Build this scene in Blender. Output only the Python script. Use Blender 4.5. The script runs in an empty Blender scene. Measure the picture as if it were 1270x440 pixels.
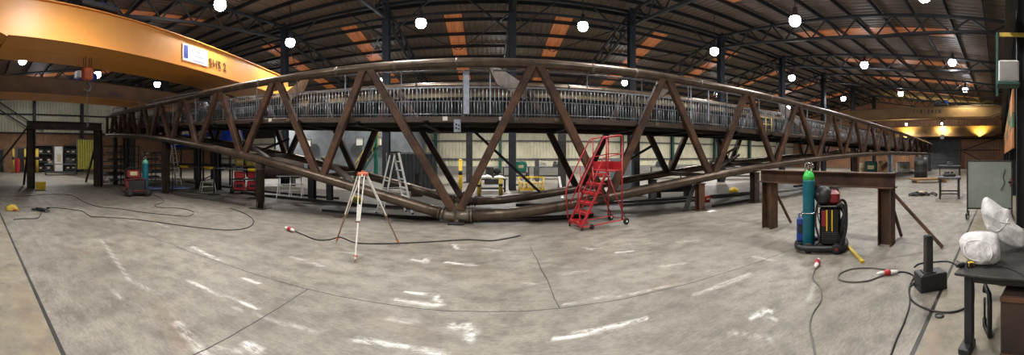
import bpy, math, random
import numpy as np
from mathutils import Vector, Matrix

R = random.Random(7)
PI = math.pi
scene = bpy.context.scene
COL = scene.collection

# ------------------------------------------------------------------ panorama mapping (1270 x 440 cylinder)
F, X0, Y0, EYE = 405.0, 605.0, 194.0, 1.65


def ang(px):
    return (px - X0) / F


def floor(px, py, z=0.0):
    """point of the ground (or of a level z) seen at a pixel"""
    r = F * (EYE - z) / (py - Y0)
    t = ang(px)
    return Vector((r * math.sin(t), r * math.cos(t), z))


def onY(px, py, Y):
    t = ang(px)
    r = Y / math.cos(t)
    return Vector((r * math.sin(t), Y, EYE + (Y0 - py) * r / F))


def onX(px, py, X):
    t = ang(px)
    r = X / math.sin(t)
    return Vector((X, r * math.cos(t), EYE + (Y0 - py) * r / F))


def at_r(px, py, r):
    t = ang(px)
    return Vector((r * math.sin(t), r * math.cos(t), EYE + (Y0 - py) * r / F))


# ------------------------------------------------------------------ materials
def lin(c):
    def f(u):
        u = u / 255.0
        return u / 12.92 if u <= 0.04045 else ((u + 0.055) / 1.055) ** 2.4
    return (f(c[0]), f(c[1]), f(c[2]), 1.0)


MATS = {}


def mat(name, c1, c2=None, rough=0.6, metal=0.0, scale=4.0, bump=0.0, contrast=(0.35, 0.65), stretch=(1, 1, 1), emit=None, es=0.0, spec=0.5):
    m = bpy.data.materials.new(name)
    m.use_nodes = True
    nt = m.node_tree
    n = nt.nodes
    b = n['Principled BSDF']
    b.inputs['Roughness'].default_value = rough
    b.inputs['Metallic'].default_value = metal
    b.inputs['Specular IOR Level'].default_value = spec
    tc = n.new('ShaderNodeTexCoord')
    mp = n.new('ShaderNodeMapping')
    mp.inputs['Scale'].default_value = stretch
    nt.links.new(tc.outputs['Object'], mp.inputs['Vector'])
    nz = n.new('ShaderNodeTexNoise')
    nz.inputs['Scale'].default_value = scale
    nz.inputs['Detail'].default_value = 6
    nz.inputs['Roughness'].default_value = 0.65
    nt.links.new(mp.outputs['Vector'], nz.inputs['Vector'])
    cr = n.new('ShaderNodeValToRGB')
    cr.color_ramp.elements[0].position = contrast[0]
    cr.color_ramp.elements[1].position = contrast[1]
    cr.color_ramp.elements[0].color = lin(c1)
    cr.color_ramp.elements[1].color = lin(c2 if c2 else tuple(v * 0.85 for v in c1))
    nt.links.new(nz.outputs['Fac'], cr.inputs['Fac'])
    nt.links.new(cr.outputs['Color'], b.inputs['Base Color'])
    if bump:
        bp = n.new('ShaderNodeBump')
        bp.inputs['Strength'].default_value = bump
        bp.inputs['Distance'].default_value = 0.02
        nt.links.new(nz.outputs['Fac'], bp.inputs['Height'])
        nt.links.new(bp.outputs['Normal'], b.inputs['Normal'])
    if emit:
        b.inputs['Emission Color'].default_value = lin(emit)
        b.inputs['Emission Strength'].default_value = es
    MATS[name] = m
    return m


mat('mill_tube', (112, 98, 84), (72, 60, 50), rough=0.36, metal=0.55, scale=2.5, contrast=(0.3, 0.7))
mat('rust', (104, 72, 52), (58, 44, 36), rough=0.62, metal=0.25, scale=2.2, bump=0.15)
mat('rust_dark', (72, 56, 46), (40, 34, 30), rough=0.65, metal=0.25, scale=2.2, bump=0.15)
mat('deck_edge', (92, 78, 66), (62, 52, 45), rough=0.5, metal=0.3, scale=1.5)
mat('deck_dark', (46, 41, 38), (34, 31, 30), rough=0.7, metal=0.2)
mat('galv', (140, 144, 148), (104, 107, 110), rough=0.35, metal=0.5, scale=6)
mat('galv_plate', (176, 184, 196), (140, 148, 160), rough=0.45, metal=0.35, scale=6)
mat('plate_bright', (136, 126, 112), (92, 84, 74), rough=0.4, metal=0.4, scale=3)
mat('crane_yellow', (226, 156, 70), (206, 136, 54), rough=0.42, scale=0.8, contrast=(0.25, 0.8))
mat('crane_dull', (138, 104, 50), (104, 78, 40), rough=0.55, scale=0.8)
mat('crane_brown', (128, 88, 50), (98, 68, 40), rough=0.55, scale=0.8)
mat('runway_yellow', (96, 82, 52), (70, 60, 42), rough=0.55, scale=0.8)
mat('truss_paint', (19, 21, 23), (13, 14, 16), rough=0.55, scale=3)
mat('column_paint', (32, 37, 44), (22, 26, 31), rough=0.5, scale=2)
mat('green_paint', (40, 84, 72), (32, 66, 58), rough=0.55, scale=2)
mat('green_bright', (24, 130, 104), (20, 104, 86), rough=0.5, scale=2)
mat('roof_sheet', (104, 88, 73), (86, 73, 61), rough=0.6, scale=0.6)
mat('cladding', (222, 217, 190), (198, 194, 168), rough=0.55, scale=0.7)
mat('cladding_grey', (150, 148, 140), (126, 124, 116), rough=0.6, scale=0.7)
mat('cladding_tan', (176, 132, 100), (146, 106, 80), rough=0.6, scale=0.7)
mat('brick_brown', (150, 112, 82), (120, 88, 64), rough=0.8, scale=3, bump=0.1)
mat('block_grey', (132, 138, 142), (112, 118, 122), rough=0.8, scale=2)
mat('door_grey', (92, 94, 96), (74, 76, 80), rough=0.5, scale=2)
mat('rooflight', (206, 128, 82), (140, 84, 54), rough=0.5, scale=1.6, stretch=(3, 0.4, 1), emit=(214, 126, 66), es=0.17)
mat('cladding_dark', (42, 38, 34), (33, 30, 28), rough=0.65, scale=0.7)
mat('lamp_housing', (90, 92, 96), (66, 68, 72), rough=0.4, metal=0.6)
mat('lamp_lens', (255, 255, 255), (250, 250, 255), rough=0.3, emit=(236, 242, 255), es=60)
mat('uplight_lens', (255, 235, 170), (255, 230, 150), rough=0.3, emit=(255, 225, 120), es=14)
mat('red_paint', (186, 44, 50), (150, 34, 40), rough=0.4, scale=6)
mat('red_tread', (196, 40, 46), (120, 34, 36), rough=0.6, scale=9)
mat('black_rubber', (30, 30, 32), (22, 22, 24), rough=0.7)
mat('black_paint', (40, 40, 42), (26, 26, 28), rough=0.45, scale=5)
mat('black_glossy', (28, 28, 30), (20, 20, 22), rough=0.25)
mat('machine_red', (140, 34, 36), (104, 26, 30), rough=0.45, scale=5)
mat('cylinder_teal', (16, 112, 128), (12, 92, 108), rough=0.38, scale=5)
mat('cylinder_green', (72, 214, 92), (54, 188, 78), rough=0.38, scale=5)
mat('cylinder_mint', (110, 200, 160), (90, 180, 140), rough=0.38, scale=5)
mat('brass', (176, 150, 96), (130, 112, 76), rough=0.35, metal=0.8)
mat('chrome', (190, 192, 196), (150, 152, 156), rough=0.25, metal=0.9)
mat('blue_paint', (38, 66, 150), (30, 52, 120), rough=0.45, scale=4)
mat('blue_glossy', (36, 78, 200), (26, 58, 160), rough=0.2, scale=2)
mat('yellow_paint', (232, 196, 40), (204, 168, 30), rough=0.5, scale=4)
mat('yellow_dull', (206, 178, 70), (170, 146, 54), rough=0.6, scale=5)
mat('white_paint', (236, 234, 226), (214, 212, 204), rough=0.5, scale=5)
mat('alu', (236, 236, 232), (210, 210, 206), rough=0.4, metal=0.15, scale=5)
mat('tripod_wood', (150, 118, 90), (104, 80, 62), rough=0.6, scale=6)
mat('terracotta', (206, 104, 56), (176, 84, 44), rough=0.55, scale=6)
mat('table_steel', (72, 70, 68), (46, 45, 44), rough=0.5, metal=0.35, scale=3)
mat('bench_grey', (96, 98, 98), (66, 68, 70), rough=0.6, scale=3)
mat('screen_green', (140, 148, 136), (118, 126, 116), rough=0.5, scale=1.4)
mat('bag_white', (232, 230, 226), (196, 195, 192), rough=0.5, scale=9, bump=0.8)
mat('cable_black', (44, 42, 40), (30, 29, 28), rough=0.6)
mat('cable_grey', (120, 116, 110), (86, 84, 80), rough=0.6)
mat('cloth_black', (44, 46, 50), (32, 34, 38), rough=0.85, scale=3)
mat('wood', (160, 128, 88), (120, 94, 62), rough=0.75, scale=3, stretch=(6, 1, 1))
mat('cream_item', (214, 200, 160), (184, 168, 130), rough=0.7, scale=5)
mat('skin', (196, 150, 120), (180, 132, 104), rough=0.6)


def floor_material():
    m = bpy.data.materials.new('concrete_floor')
    m.use_nodes = True
    nt = m.node_tree
    n, L = nt.nodes, nt.links
    b = n['Principled BSDF']
    geo = n.new('ShaderNodeNewGeometry')
    sep = n.new('ShaderNodeSeparateXYZ')
    L.new(geo.outputs['Position'], sep.inputs[0])

    def noise(scale, stretch=(1, 1, 1), detail=8, rough=0.6):
        mp = n.new('ShaderNodeMapping')
        mp.inputs['Scale'].default_value = stretch
        L.new(geo.outputs['Position'], mp.inputs['Vector'])
        z = n.new('ShaderNodeTexNoise')
        z.inputs['Scale'].default_value = scale
        z.inputs['Detail'].default_value = detail
        z.inputs['Roughness'].default_value = rough
        L.new(mp.outputs['Vector'], z.inputs['Vector'])
        return z.outputs['Fac']

    def ramp(fac, p0, p1, c0=(0, 0, 0, 1), c1=(1, 1, 1, 1)):
        r = n.new('ShaderNodeValToRGB')
        r.color_ramp.elements[0].position = p0
        r.color_ramp.elements[1].position = p1
        r.color_ramp.elements[0].color = c0
        r.color_ramp.elements[1].color = c1
        L.new(fac, r.inputs['Fac'])
        return r.outputs['Color']

    def mix(fac, a, bb, mode='MIX'):
        x = n.new('ShaderNodeMix')
        x.data_type = 'RGBA'
        x.blend_type = mode
        if isinstance(fac, float):
            x.inputs[0].default_value = fac
        else:
            L.new(fac, x.inputs[0])
        for k, v in ((6, a), (7, bb)):
            if isinstance(v, tuple):
                x.inputs[k].default_value = v
            else:
                L.new(v, x.inputs[k])
        return x.outputs[2]

    def math_(op, a, bb=None, c=None):
        x = n.new('ShaderNodeMath')
        x.operation = op
        for k, v in enumerate((a, bb, c)):
            if v is None:
                continue
            if isinstance(v, (int, float)):
                x.inputs[k].default_value = v
            else:
                L.new(v, x.inputs[k])
        return x.outputs[0]

    base = ramp(noise(0.55), 0.32, 0.7, lin((128, 122, 110)), lin((163, 157, 144)))
    base = mix(ramp(noise(2.6, (1, 1.6, 1), 10, 0.7), 0.42, 0.72), base, lin((98, 92, 84)))
    fine = ramp(noise(26, (0.6, 1.4, 1), 6, 0.75), 0.3, 0.75, (0.6, 0.6, 0.6, 1), (1.16, 1.16, 1.16, 1))
    base = mix(1.0, base, fine, 'MULTIPLY')
    # dark blotches and scuffs
    base = mix(ramp(noise(1.3, (0.5, 1.5, 1), 10, 0.75), 0.57, 0.75, (0, 0, 0, 1), (0.7, 0.7, 0.7, 1)), base, lin((82, 75, 67)))
    # pale scuffs that run along the hall
    sc = ramp(noise(3.2, (0.35, 2.6, 1), 10, 0.72), 0.66, 0.74, (0, 0, 0, 1), (0.6, 0.6, 0.6, 1))
    base = mix(sc, base, lin((206, 204, 198)))
    # older concrete on the near side of the joint
    near = math_('LESS_THAN', sep.outputs[1], 0.735)
    oldc = ramp(noise(3.0, (1, 1, 1), 10, 0.75), 0.35, 0.7, lin((150, 140, 118)), lin((98, 94, 86)))
    base = mix(near, base, oldc)
    # shade under the bridge, put into the slab colour as a dark strip
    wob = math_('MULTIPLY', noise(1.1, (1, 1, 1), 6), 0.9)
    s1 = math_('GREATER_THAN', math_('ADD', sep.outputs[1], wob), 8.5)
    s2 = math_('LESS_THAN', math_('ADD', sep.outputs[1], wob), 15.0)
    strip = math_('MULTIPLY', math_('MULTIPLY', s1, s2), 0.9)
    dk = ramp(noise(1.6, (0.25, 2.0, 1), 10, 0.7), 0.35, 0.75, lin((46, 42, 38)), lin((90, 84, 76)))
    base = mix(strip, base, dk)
    # painted-over marks traced on the slab
    at = n.new('ShaderNodeAttribute')
    at.attribute_name = 'smear'
    brk = ramp(noise(9, (0.6, 1.6, 1), 10, 0.8), 0.42, 0.55)
    sm = math_('MULTIPLY', at.outputs['Fac'], brk)
    base = mix(sm, base, lin((236, 234, 228)))
    at2 = n.new('ShaderNodeAttribute')
    at2.attribute_name = 'stain'
    brk2 = ramp(noise(5, (1, 1, 1), 10, 0.75), 0.34, 0.62)
    base = mix(math_('MULTIPLY', at2.outputs['Fac'], brk2), base, lin((136, 106, 78)))
    # joints sawn into the slab
    jn = math_('MULTIPLY', math_('SUBTRACT', noise(1.5), 0.5), 0.09)

    def joint(axis, pos, w, lo=None, hi=None):
        o = 1 - axis
        d = math_('ABSOLUTE', math_('SUBTRACT', math_('ADD', sep.outputs[axis], jn if w < 0.012 else 0.0), pos))
        f = math_('LESS_THAN', d, w)
        if lo is not None:
            f = math_('MULTIPLY', f, math_('GREATER_THAN', sep.outputs[o], lo))
        if hi is not None:
            f = math_('MULTIPLY', f, math_('LESS_THAN', sep.outputs[o], hi))
        return f
    js = [joint(1, 0.73, 0.021), joint(1, 3.47, 0.007), joint(0, -2.13, 0.007, 0.73, 3.47), joint(0, 0.78, 0.006, 3.47, 6.0),
          joint(1, 6.6, 0.006), joint(0, -8.2, 0.006, 0.73, 6.6), joint(0, 8.4, 0.006, 0.73, 6.6)]
    j = js[0]
    for q in js[1:]:
        j = math_('MAXIMUM', j, q)
    base = mix(math_('MULTIPLY', j, 0.95), base, lin((16, 15, 14)))
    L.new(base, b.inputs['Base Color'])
    rr = ramp(noise(1.8, (1, 1, 1), 8), 0.35, 0.7, (0.42, 0.42, 0.42, 1), (0.66, 0.66, 0.66, 1))
    L.new(rr, b.inputs['Roughness'])
    bp = n.new('ShaderNodeBump')
    bp.inputs['Strength'].default_value = 0.12
    bp.inputs['Distance'].default_value = 0.01
    L.new(noise(14, (1, 1, 1), 10, 0.7), bp.inputs['Height'])
    L.new(bp.outputs['Normal'], b.inputs['Normal'])
    MATS['floor'] = m


floor_material()


# ------------------------------------------------------------------ mesh building
class MB:
    def __init__(self):
        self.v, self.f, self.s = [], [], []

    def add(self, verts, faces, smooth=False):
        o = len(self.v)
        self.v += [tuple(p) for p in verts]
        self.f += [tuple(i + o for i in fc) for fc in faces]
        self.s += [smooth] * len(faces)
        return self

    def box(self, c, s, rot=0.0, m3=None):
        hx, hy, hz = s[0] / 2, s[1] / 2, s[2] / 2
        M = m3 if m3 is not None else Matrix.Rotation(rot, 3, 'Z')
        P = [Vector(c) + M @ Vector((sx * hx, sy * hy, sz * hz)) for sz in (-1, 1) for sy in (-1, 1) for sx in (-1, 1)]
        return self.add(P, [(0, 2, 3, 1), (4, 5, 7, 6), (0, 1, 5, 4), (2, 6, 7, 3), (0, 4, 6, 2), (1, 3, 7, 5)])

    def cbox(self, c, s, ch=0.02, rot=0.0):
        """box whose edges are chamfered all round"""
        M = Matrix.Rotation(rot, 3, 'Z')
        h = [s[0] / 2, s[1] / 2, s[2] / 2]
        ch = min(ch, min(h) * 0.9)
        rings = []
        for z, inset in ((-h[2], ch), (-h[2] + ch, 0), (h[2] - ch, 0), (h[2], ch)):
            a, b = h[0] - inset, h[1] - inset
            rings.append([(a, -b + ch), (a, b - ch), (a - ch, b), (-a + ch, b), (-a, b - ch), (-a, -b + ch), (-a + ch, -b), (a - ch, -b)])
            rings[-1] = [Vector(c) + M @ Vector((x, y, z)) for x, y in rings[-1]]
        V = [p for r in rings for p in r]
        Fc = [tuple(range(7, -1, -1)), tuple(range(24, 32))]
        for k in range(3):
            for i in range(8):
                j = (i + 1) % 8
                Fc.append((k * 8 + i, k * 8 + j, k * 8 + 8 + j, k * 8 + 8 + i))
        return self.add(V, Fc)

    def frame(self, p, q, up=(0, 0, 1)):
        p, q = Vector(p), Vector(q)
        d = (q - p).normalized()
        u = Vector(up)
        if abs(d.dot(u)) > 0.98:
            u = Vector((0, 1, 0))
        a = d.cross(u).normalized()
        b = a.cross(d).normalized()
        return p, q, d, a, b

    def section(self, p, q, poly, up=(0, 0, 1), smooth=False):
        """sweep a closed 2-D outline (across, up) from p to q"""
        p, q, d, a, b = self.frame(p, q, up)
        n = len(poly)
        V = [p + a * x + b * y for x, y in poly] + [q + a * x + b * y for x, y in poly]
        Fc = [(i, (i + 1) % n, n + (i + 1) % n, n + i) for i in range(n)]
        o = len(self.v)
        self.add(V, Fc, smooth)
        self.add([], [])
        self.f += [tuple(o + i for i in range(n - 1, -1, -1)), tuple(o + n + i for i in range(n))]
        self.s += [False, False]
        return self

    def bar(self, p, q, w, h, up=(0, 0, 1)):
        c = min(w, h) * 0.12
        x, y = w / 2, h / 2
        return self.section(p, q, [(x, -y + c), (x, y - c), (x - c, y), (-x + c, y), (-x, y - c), (-x, -y + c), (-x + c, -y), (x - c, -y)], up)

    def ibeam(self, p, q, w, h, tf=0.02, tw=0.014, up=(0, 0, 1)):
        x, y, t = w / 2, h / 2, tw / 2
        a, b2 = y - tf, -y + tf
        # three rectangles keep every face convex
        self.section(p, q, [(x, a), (x, y), (-x, y), (-x, a)], up)
        self.section(p, q, [(x, -y), (x, b2), (-x, b2), (-x, -y)], up)
        return self.section(p, q, [(t, b2), (t, a), (-t, a), (-t, b2)], up)

    def channel(self, p, q, w, h, t=0.012, up=(0, 0, 1)):
        x, y = w / 2, h / 2
        self.section(p, q, [(x, y - t), (x, y), (-x, y), (-x, y - t)], up)
        self.section(p, q, [(x, -y), (x, -y + t), (-x, -y + t), (-x, -y)], up)
        return self.section(p, q, [(x, -y + t), (x, y - t), (x - t, y - t), (x - t, -y + t)], up)

    def tube(self, p, q, r, r2=None, n=12):
        r2 = r if r2 is None else r2
        p, q, d, a, b = self.frame(p, q)
        cs = [(math.cos(2 * PI * i / n), math.sin(2 * PI * i / n)) for i in range(n)]
        V = [p + (a * x + b * y) * r for x, y in cs] + [q + (a * x + b * y) * r2 for x, y in cs]
        o = len(self.v)
        self.add(V, [(i, (i + 1) % n, n + (i + 1) % n, n + i) for i in range(n)], True)
        self.f += [tuple(o + i for i in range(n - 1, -1, -1)), tuple(o + n + i for i in range(n))]
        self.s += [False, False]
        return self

    def path(self, pts, r, n=8, closed=False):
        pts = [Vector(p) for p in pts]
        N = len(pts)
        up = Vector((0, 0, 1))
        V = []
        prev = None
        for i, p in enumerate(pts):
            if closed:
                d = pts[(i + 1) % N] - pts[i - 1]
            else:
                d = pts[min(i + 1, N - 1)] - pts[max(i - 1, 0)]
            d.normalize()
            if prev is None:
                a = d.cross(up)
                if a.length < 0.05:
                    a = d.cross(Vector((0, 1, 0)))
            else:
                a = prev - d * prev.dot(d)
            a.normalize()
            prev = a
            b = a.cross(d)
            rr = r[i] if isinstance(r, (list, tuple)) else r
            V += [p + (a * math.cos(2 * PI * k / n) + b * math.sin(2 * PI * k / n)) * rr for k in range(n)]
        Fc = []
        for i in range(N if closed else N - 1):
            j = (i + 1) % N
            for k in range(n):
                l = (k + 1) % n
                Fc.append((i * n + k, i * n + l, j * n + l, j * n + k))
        o = len(self.v)
        self.add(V, Fc, True)
        if not closed:
            self.f += [tuple(o + k for k in range(n - 1, -1, -1)), tuple(o + (N - 1) * n + k for k in range(n))]
            self.s += [False, False]
        return self

    def lathe(self, prof, c=(0, 0, 0), n=20, axis=None):
        """prof: (radius, height) from bottom to top round z (or round axis)"""
        M = axis if axis is not None else Matrix.Identity(3)
        c = Vector(c)
        V, Fc = [], []
        for r, z in prof:
            V += [c + M @ Vector((max(r, 1e-4) * math.cos(2 * PI * k / n), max(r, 1e-4) * math.sin(2 * PI * k / n), z)) for k in range(n)]
        for i in range(len(prof) - 1):
            for k in range(n):
                l = (k + 1) % n
                Fc.append((i * n + k, i * n + l, (i + 1) * n + l, (i + 1) * n + k))
        o = len(self.v)
        self.add(V, Fc, True)
        e = (len(prof) - 1) * n
        self.f += [tuple(o + k for k in range(n - 1, -1, -1)), tuple(o + e + k for k in range(n))]
        self.s += [False, False]
        return self

    def plate(self, pts, t):
        """planar polygon given by 3-D points, thickness t"""
        P = [Vector(p) for p in pts]
        nr = (P[1] - P[0]).cross(P[2] - P[0]).normalized() * (t / 2)
        n = len(P)
        V = [p + nr for p in P] + [p - nr for p in P]
        Fc = [tuple(range(n)), tuple(range(2 * n - 1, n - 1, -1))] + [(i, n + i, n + (i + 1) % n, (i + 1) % n) for i in range(n)]
        return self.add(V, Fc)

    def build(self, name, m, parent=None, kind=None, off=None, recalc=True):
        me = bpy.data.meshes.new(name)
        V = self.v
        if off is not None:
            V = [(p[0] - off[0], p[1] - off[1], p[2] - off[2]) for p in V]
        me.from_pydata(V, [], self.f)
        me.polygons.foreach_set('use_smooth', self.s)
        if recalc:
            import bmesh
            bm = bmesh.new()
            bm.from_mesh(me)
            bmesh.ops.recalc_face_normals(bm, faces=bm.faces)
            bm.to_mesh(me)
            bm.free()
        me.materials.append(MATS[m] if isinstance(m, str) else m)
        me.update()
        o = bpy.data.objects.new(name, me)
        COL.objects.link(o)
        if parent is not None:
            o.parent = parent
        if kind:
            o['kind'] = kind
        return o


def ax(d):
    """matrix whose z axis points along d"""
    d = Vector(d).normalized()
    u = Vector((0, 0, 1)) if abs(d.z) < 0.9 else Vector((1, 0, 0))
    a = u.cross(d).normalized()
    b = d.cross(a)
    return Matrix((a, b, d)).transposed()


def thing(name, label, cat, loc=(0, 0, 0), rz=0.0, group=None):
    o = bpy.data.objects.new(name, None)
    o.empty_display_size = 0.2
    COL.objects.link(o)
    o.location = loc
    o.rotation_euler = (0, 0, rz)
    return tag(o, label, cat, group)


def tag(o, label, cat, group=None):
    o['label'] = label
    o['category'] = cat
    if group:
        o['group'] = group
    return o


def dup(root, loc, rz, label, group=None):
    def cp(o, par):
        c = o.copy()
        COL.objects.link(c)
        if par is not None:
            c.parent = par
        for ch in list(o.children):
            cp(ch, c)
        return c
    r = cp(root, None)
    r.location = loc
    r.rotation_euler = (0, 0, rz)
    r['label'] = label
    if group:
        r['group'] = group
    return r


def lamp(name, kind, energy, parent, loc, color=(1, 1, 1), **kw):
    d = bpy.data.lights.new(name, kind)
    d.energy = energy
    d.color = color
    for k, v in kw.items():
        setattr(d, k, v)
    o = bpy.data.objects.new(name, d)
    COL.objects.link(o)
    o.parent = parent
    o.location = loc
    return o


def smooth_path(pts, n=8):
    """Catmull-Rom through the points"""
    P = [Vector(p) for p in pts]
    out = []
    for i in range(len(P) - 1):
        p0, p1, p2, p3 = P[max(i - 1, 0)], P[i], P[i + 1], P[min(i + 2, len(P) - 1)]
        for k in range(n):
            t = k / n
            out.append(0.5 * ((2 * p1) + (p2 - p0) * t + (2 * p0 - 5 * p1 + 4 * p2 - p3) * t * t + (3 * p1 - p0 - 3 * p2 + p3) * t ** 3))
    out.append(P[-1])
    return out


# ------------------------------------------------------------------ the setting
XL, XR, YF, YB = -35.0, 43.5, -1.3, 32.2
COLX = [1.2 + 6.33 * k for k in range(-5, 7)]


def roof_z(Y):
    return 9.68 - 0.13 * abs(16.0 - Y)


def build_floor():
    def axis(lo, hi, f0, f1, fine, coarse):
        a = list(np.arange(lo, f0, coarse)) + list(np.arange(f0, f1, fine)) + list(np.arange(f1, hi, coarse)) + [hi]
        return np.array(a)
    xs = axis(XL, XR, -9.0, 8.0, 0.05, 0.5)
    ys = axis(YF, YB, 0.4, 8.4, 0.05, 0.5)
    gx, gy = np.meshgrid(xs, ys)
    nx, ny = len(xs), len(ys)
    P = np.stack([gx.ravel(), gy.ravel(), np.zeros(nx * ny)], 1)
    idx = np.arange(nx * ny).reshape(ny, nx)
    quads = np.stack([idx[:-1, :-1], idx[:-1, 1:], idx[1:, 1:], idx[1:, :-1]], -1).reshape(-1, 4)
    me = bpy.data.meshes.new('floor')
    me.from_pydata(P.tolist(), [], quads.tolist())

    def strokes(lst):
        val = np.zeros(nx * ny)
        for pts, w, s in lst:
            Q = [np.array(floor(*p)[:2]) for p in pts]
            if len(Q) == 1:
                Q = [Q[0], Q[0] + 1e-3]
            for a, b in zip(Q[:-1], Q[1:]):
                ab = b - a
                t = np.clip(((P[:, :2] - a) @ ab) / (ab @ ab + 1e-12), 0, 1)
                d = np.linalg.norm(P[:, :2] - (a + t[:, None] * ab), axis=1)
                val = np.maximum(val, (s if s >= .8 else s * .7) * np.clip(1.5 - d / (w * .62), 0, 1))
        return val
    white = [([(440, 420), (495, 429), (550, 438)], .045, .9), ([(690, 420), (740, 409), (800, 395)], .05, 1),
             ([(700, 377), (740, 370), (790, 363), (850, 350)], .035, .7), ([(490, 372), (545, 378)], .06, .9),
             ([(503, 362), (540, 365), (544, 378)], .04, 1), ([(578, 404), (586, 410), (583, 420)], .07, 1), ([(558, 403), (564, 406)], .06, .9),
             ([(553, 325), (590, 329)], .05, .9), ([(563, 303), (567, 309), (575, 309)], .05, .8), ([(512, 322), (530, 325), (528, 321)], .05, .9),
             ([(230, 347), (262, 360), (320, 383)], .03, 1), ([(125, 297), (160, 345), (185, 360)], .035, .6), ([(220, 400), (235, 420), (255, 440)], .06, .75),
             ([(137, 355), (152, 370)], .03, .7), ([(302, 345), (320, 351)], .05, .9), ([(862, 365), (895, 353), (930, 340)], .05, .7),
             ([(932, 394), (950, 384), (957, 386)], .05, .9), ([(945, 392), (965, 396)], .04, .7), ([(725, 307), (732, 309), (745, 307)], .05, .7),
             ([(765, 313), (785, 311)], .05, .8), ([(308, 427), (318, 434)], .08, .9), ([(238, 306), (272, 322)], .05, .8),
             ([(385, 325), (400, 330)], .04, .7), ([(425, 312), (450, 316)], .05, .5), ([(480, 395), (520, 400)], .05, .5), ([(400, 412), (330, 395), (290, 380)], .035, .5),
             ([(262, 430), (300, 436)], .05, .5), ([(600, 308), (622, 311)], .05, .6), ([(650, 350), (665, 352)], .04, .6), ([(820, 330), (850, 326)], .05, .5),
             ([(905, 412), (960, 420)], .04, .5), ([(935, 318), (960, 323)], .05, .5), ([(840, 300), (870, 297)], .06, .5), ([(360, 318), (375, 322)], .05, .6),
             ([(190, 275), (210, 282)], .06, .5), ([(1010, 352), (1003, 372)], .05, .4), ([(700, 340), (725, 336)], .05, .4)]
    rust = [([(200, 378), (215, 405), (228, 430)], .14, .55), ([(20, 350), (40, 400), (60, 440)], .16, .6), ([(840, 350), (810, 358)], .09, .5),
            ([(1165, 400), (1150, 440)], .12, .7), ([(90, 310), (110, 315)], .12, .35), ([(530, 420), (470, 395)], .2, .25), ([(640, 345), (560, 335)], .3, .2)]
    for nm, l in (('smear', white), ('stain', rust)):
        a = me.attributes.new(nm, 'FLOAT', 'POINT')
        a.data.foreach_set('value', strokes(l).astype(np.float32))
    me.materials.append(MATS['floor'])
    o = bpy.data.objects.new('floor', me)
    COL.objects.link(o)
    o['kind'] = 'structure'


build_floor()


def corrugated(fn, u0, u1, pitch, depth):
    """ribbed sheet: fn(u, v in 0/1, offset) -> point"""
    mb = MB()
    us = []
    u = u0
    while u < u1:
        us += [(u, 0), (u + pitch * .55, 0), (u + pitch * .66, depth), (u + pitch * .89, depth)]
        u += pitch
    us.append((u1, 0))
    us = [(min(a, u1), d) for a, d in us]
    V = [fn(a, v, d) for a, d in us for v in (0, 1)]
    return mb.add(V, [(2 * i, 2 * i + 1, 2 * i + 3, 2 * i + 2) for i in range(len(us) - 1)])


# roof: two slopes of ribbed sheet meeting over the middle row of columns
for half, (ya, yb) in enumerate(((YF, 16.0), (16.0, YB))):
    c = corrugated(lambda a, v, d, ya=ya, yb=yb: (a, ya if v == 0 else yb, roof_z(ya if v == 0 else yb) + .24 + d), XL, XR, .333, .04)
    c.build('ceiling', 'roof_sheet', kind='structure', recalc=False)
# walls
MB().add(corrugated(lambda a, v, d: (a, YB - d, 0.7 if v == 0 else 3.95), XL, XR, .333, .05).v,
         corrugated(lambda a, v, d: (a, YB - d, 0), XL, XR, .333, .05).f).build('wall_back', 'cladding', kind='structure', recalc=False)
MB().box(((XL + XR) / 2, YB - .05, .35), (XR - XL, .2, .7)).build('wall_back', 'cladding_grey', kind='structure')
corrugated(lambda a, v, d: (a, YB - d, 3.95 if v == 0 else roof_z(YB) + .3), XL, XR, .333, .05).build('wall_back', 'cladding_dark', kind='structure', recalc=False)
MB().box(((XL + XR) / 2, YB - .17, 1.4), (XR - XL, .06, .14)).build('trim_1', 'bench_grey', kind='structure')
MB().box(((XL + XR) / 2, YB - .17, 3.2), (XR - XL, .06, .12)).build('trim_2', 'bench_grey', kind='structure')
corrugated(lambda a, v, d: (XL + d, a, 4.2 if v == 0 else 9.9), YF, YB, .333, .05).build('wall_left', 'cladding', kind='structure', recalc=False)
MB().box((XL + .02, (YF + YB) / 2, 2.1), (.24, YB - YF, 4.2)).build('wall_left', 'brick_brown', kind='structure')
MB().box((XL + .2, (YF + YB) / 2, 4.2), (.12, YB - YF, .16)).build('trim_3', 'truss_paint', kind='structure')
MB().box((XL + .2, (YF + YB) / 2, 6.2), (.12, YB - YF, .16)).build('trim_4', 'truss_paint', kind='structure')
corrugated(lambda a, v, d: (XR - d, a, 0 if v == 0 else 9.9), YF, YB, .333, .05).build('wall_right', 'cladding_tan', kind='structure', recalc=False)
corrugated(lambda a, v, d: (a, YF + d, 0 if v == 0 else roof_z(YF) + .3), XL, XR, .333, .05).build('wall_front', 'cladding_grey', kind='structure', recalc=False)
MB().box((XR - .2, (YF + YB) / 2, 4.05), (.14, YB - YF, .18)).build('trim_5', 'truss_paint', kind='structure')
MB().box((XR - .2, 3.1, 2.5), (.12, 6.2, .1)).build('trim_6', 'truss_paint', kind='structure')
for a, b in (((XR - .16, 5.0, 2.5), (XR - .16, .6, 4.0)), ((XR - .16, 5.0, 2.3), (XR - .16, 2.2, .9))):
    MB().bar(a, b, .08, .1).build('trim_7', 'truss_paint', kind='structure')
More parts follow.
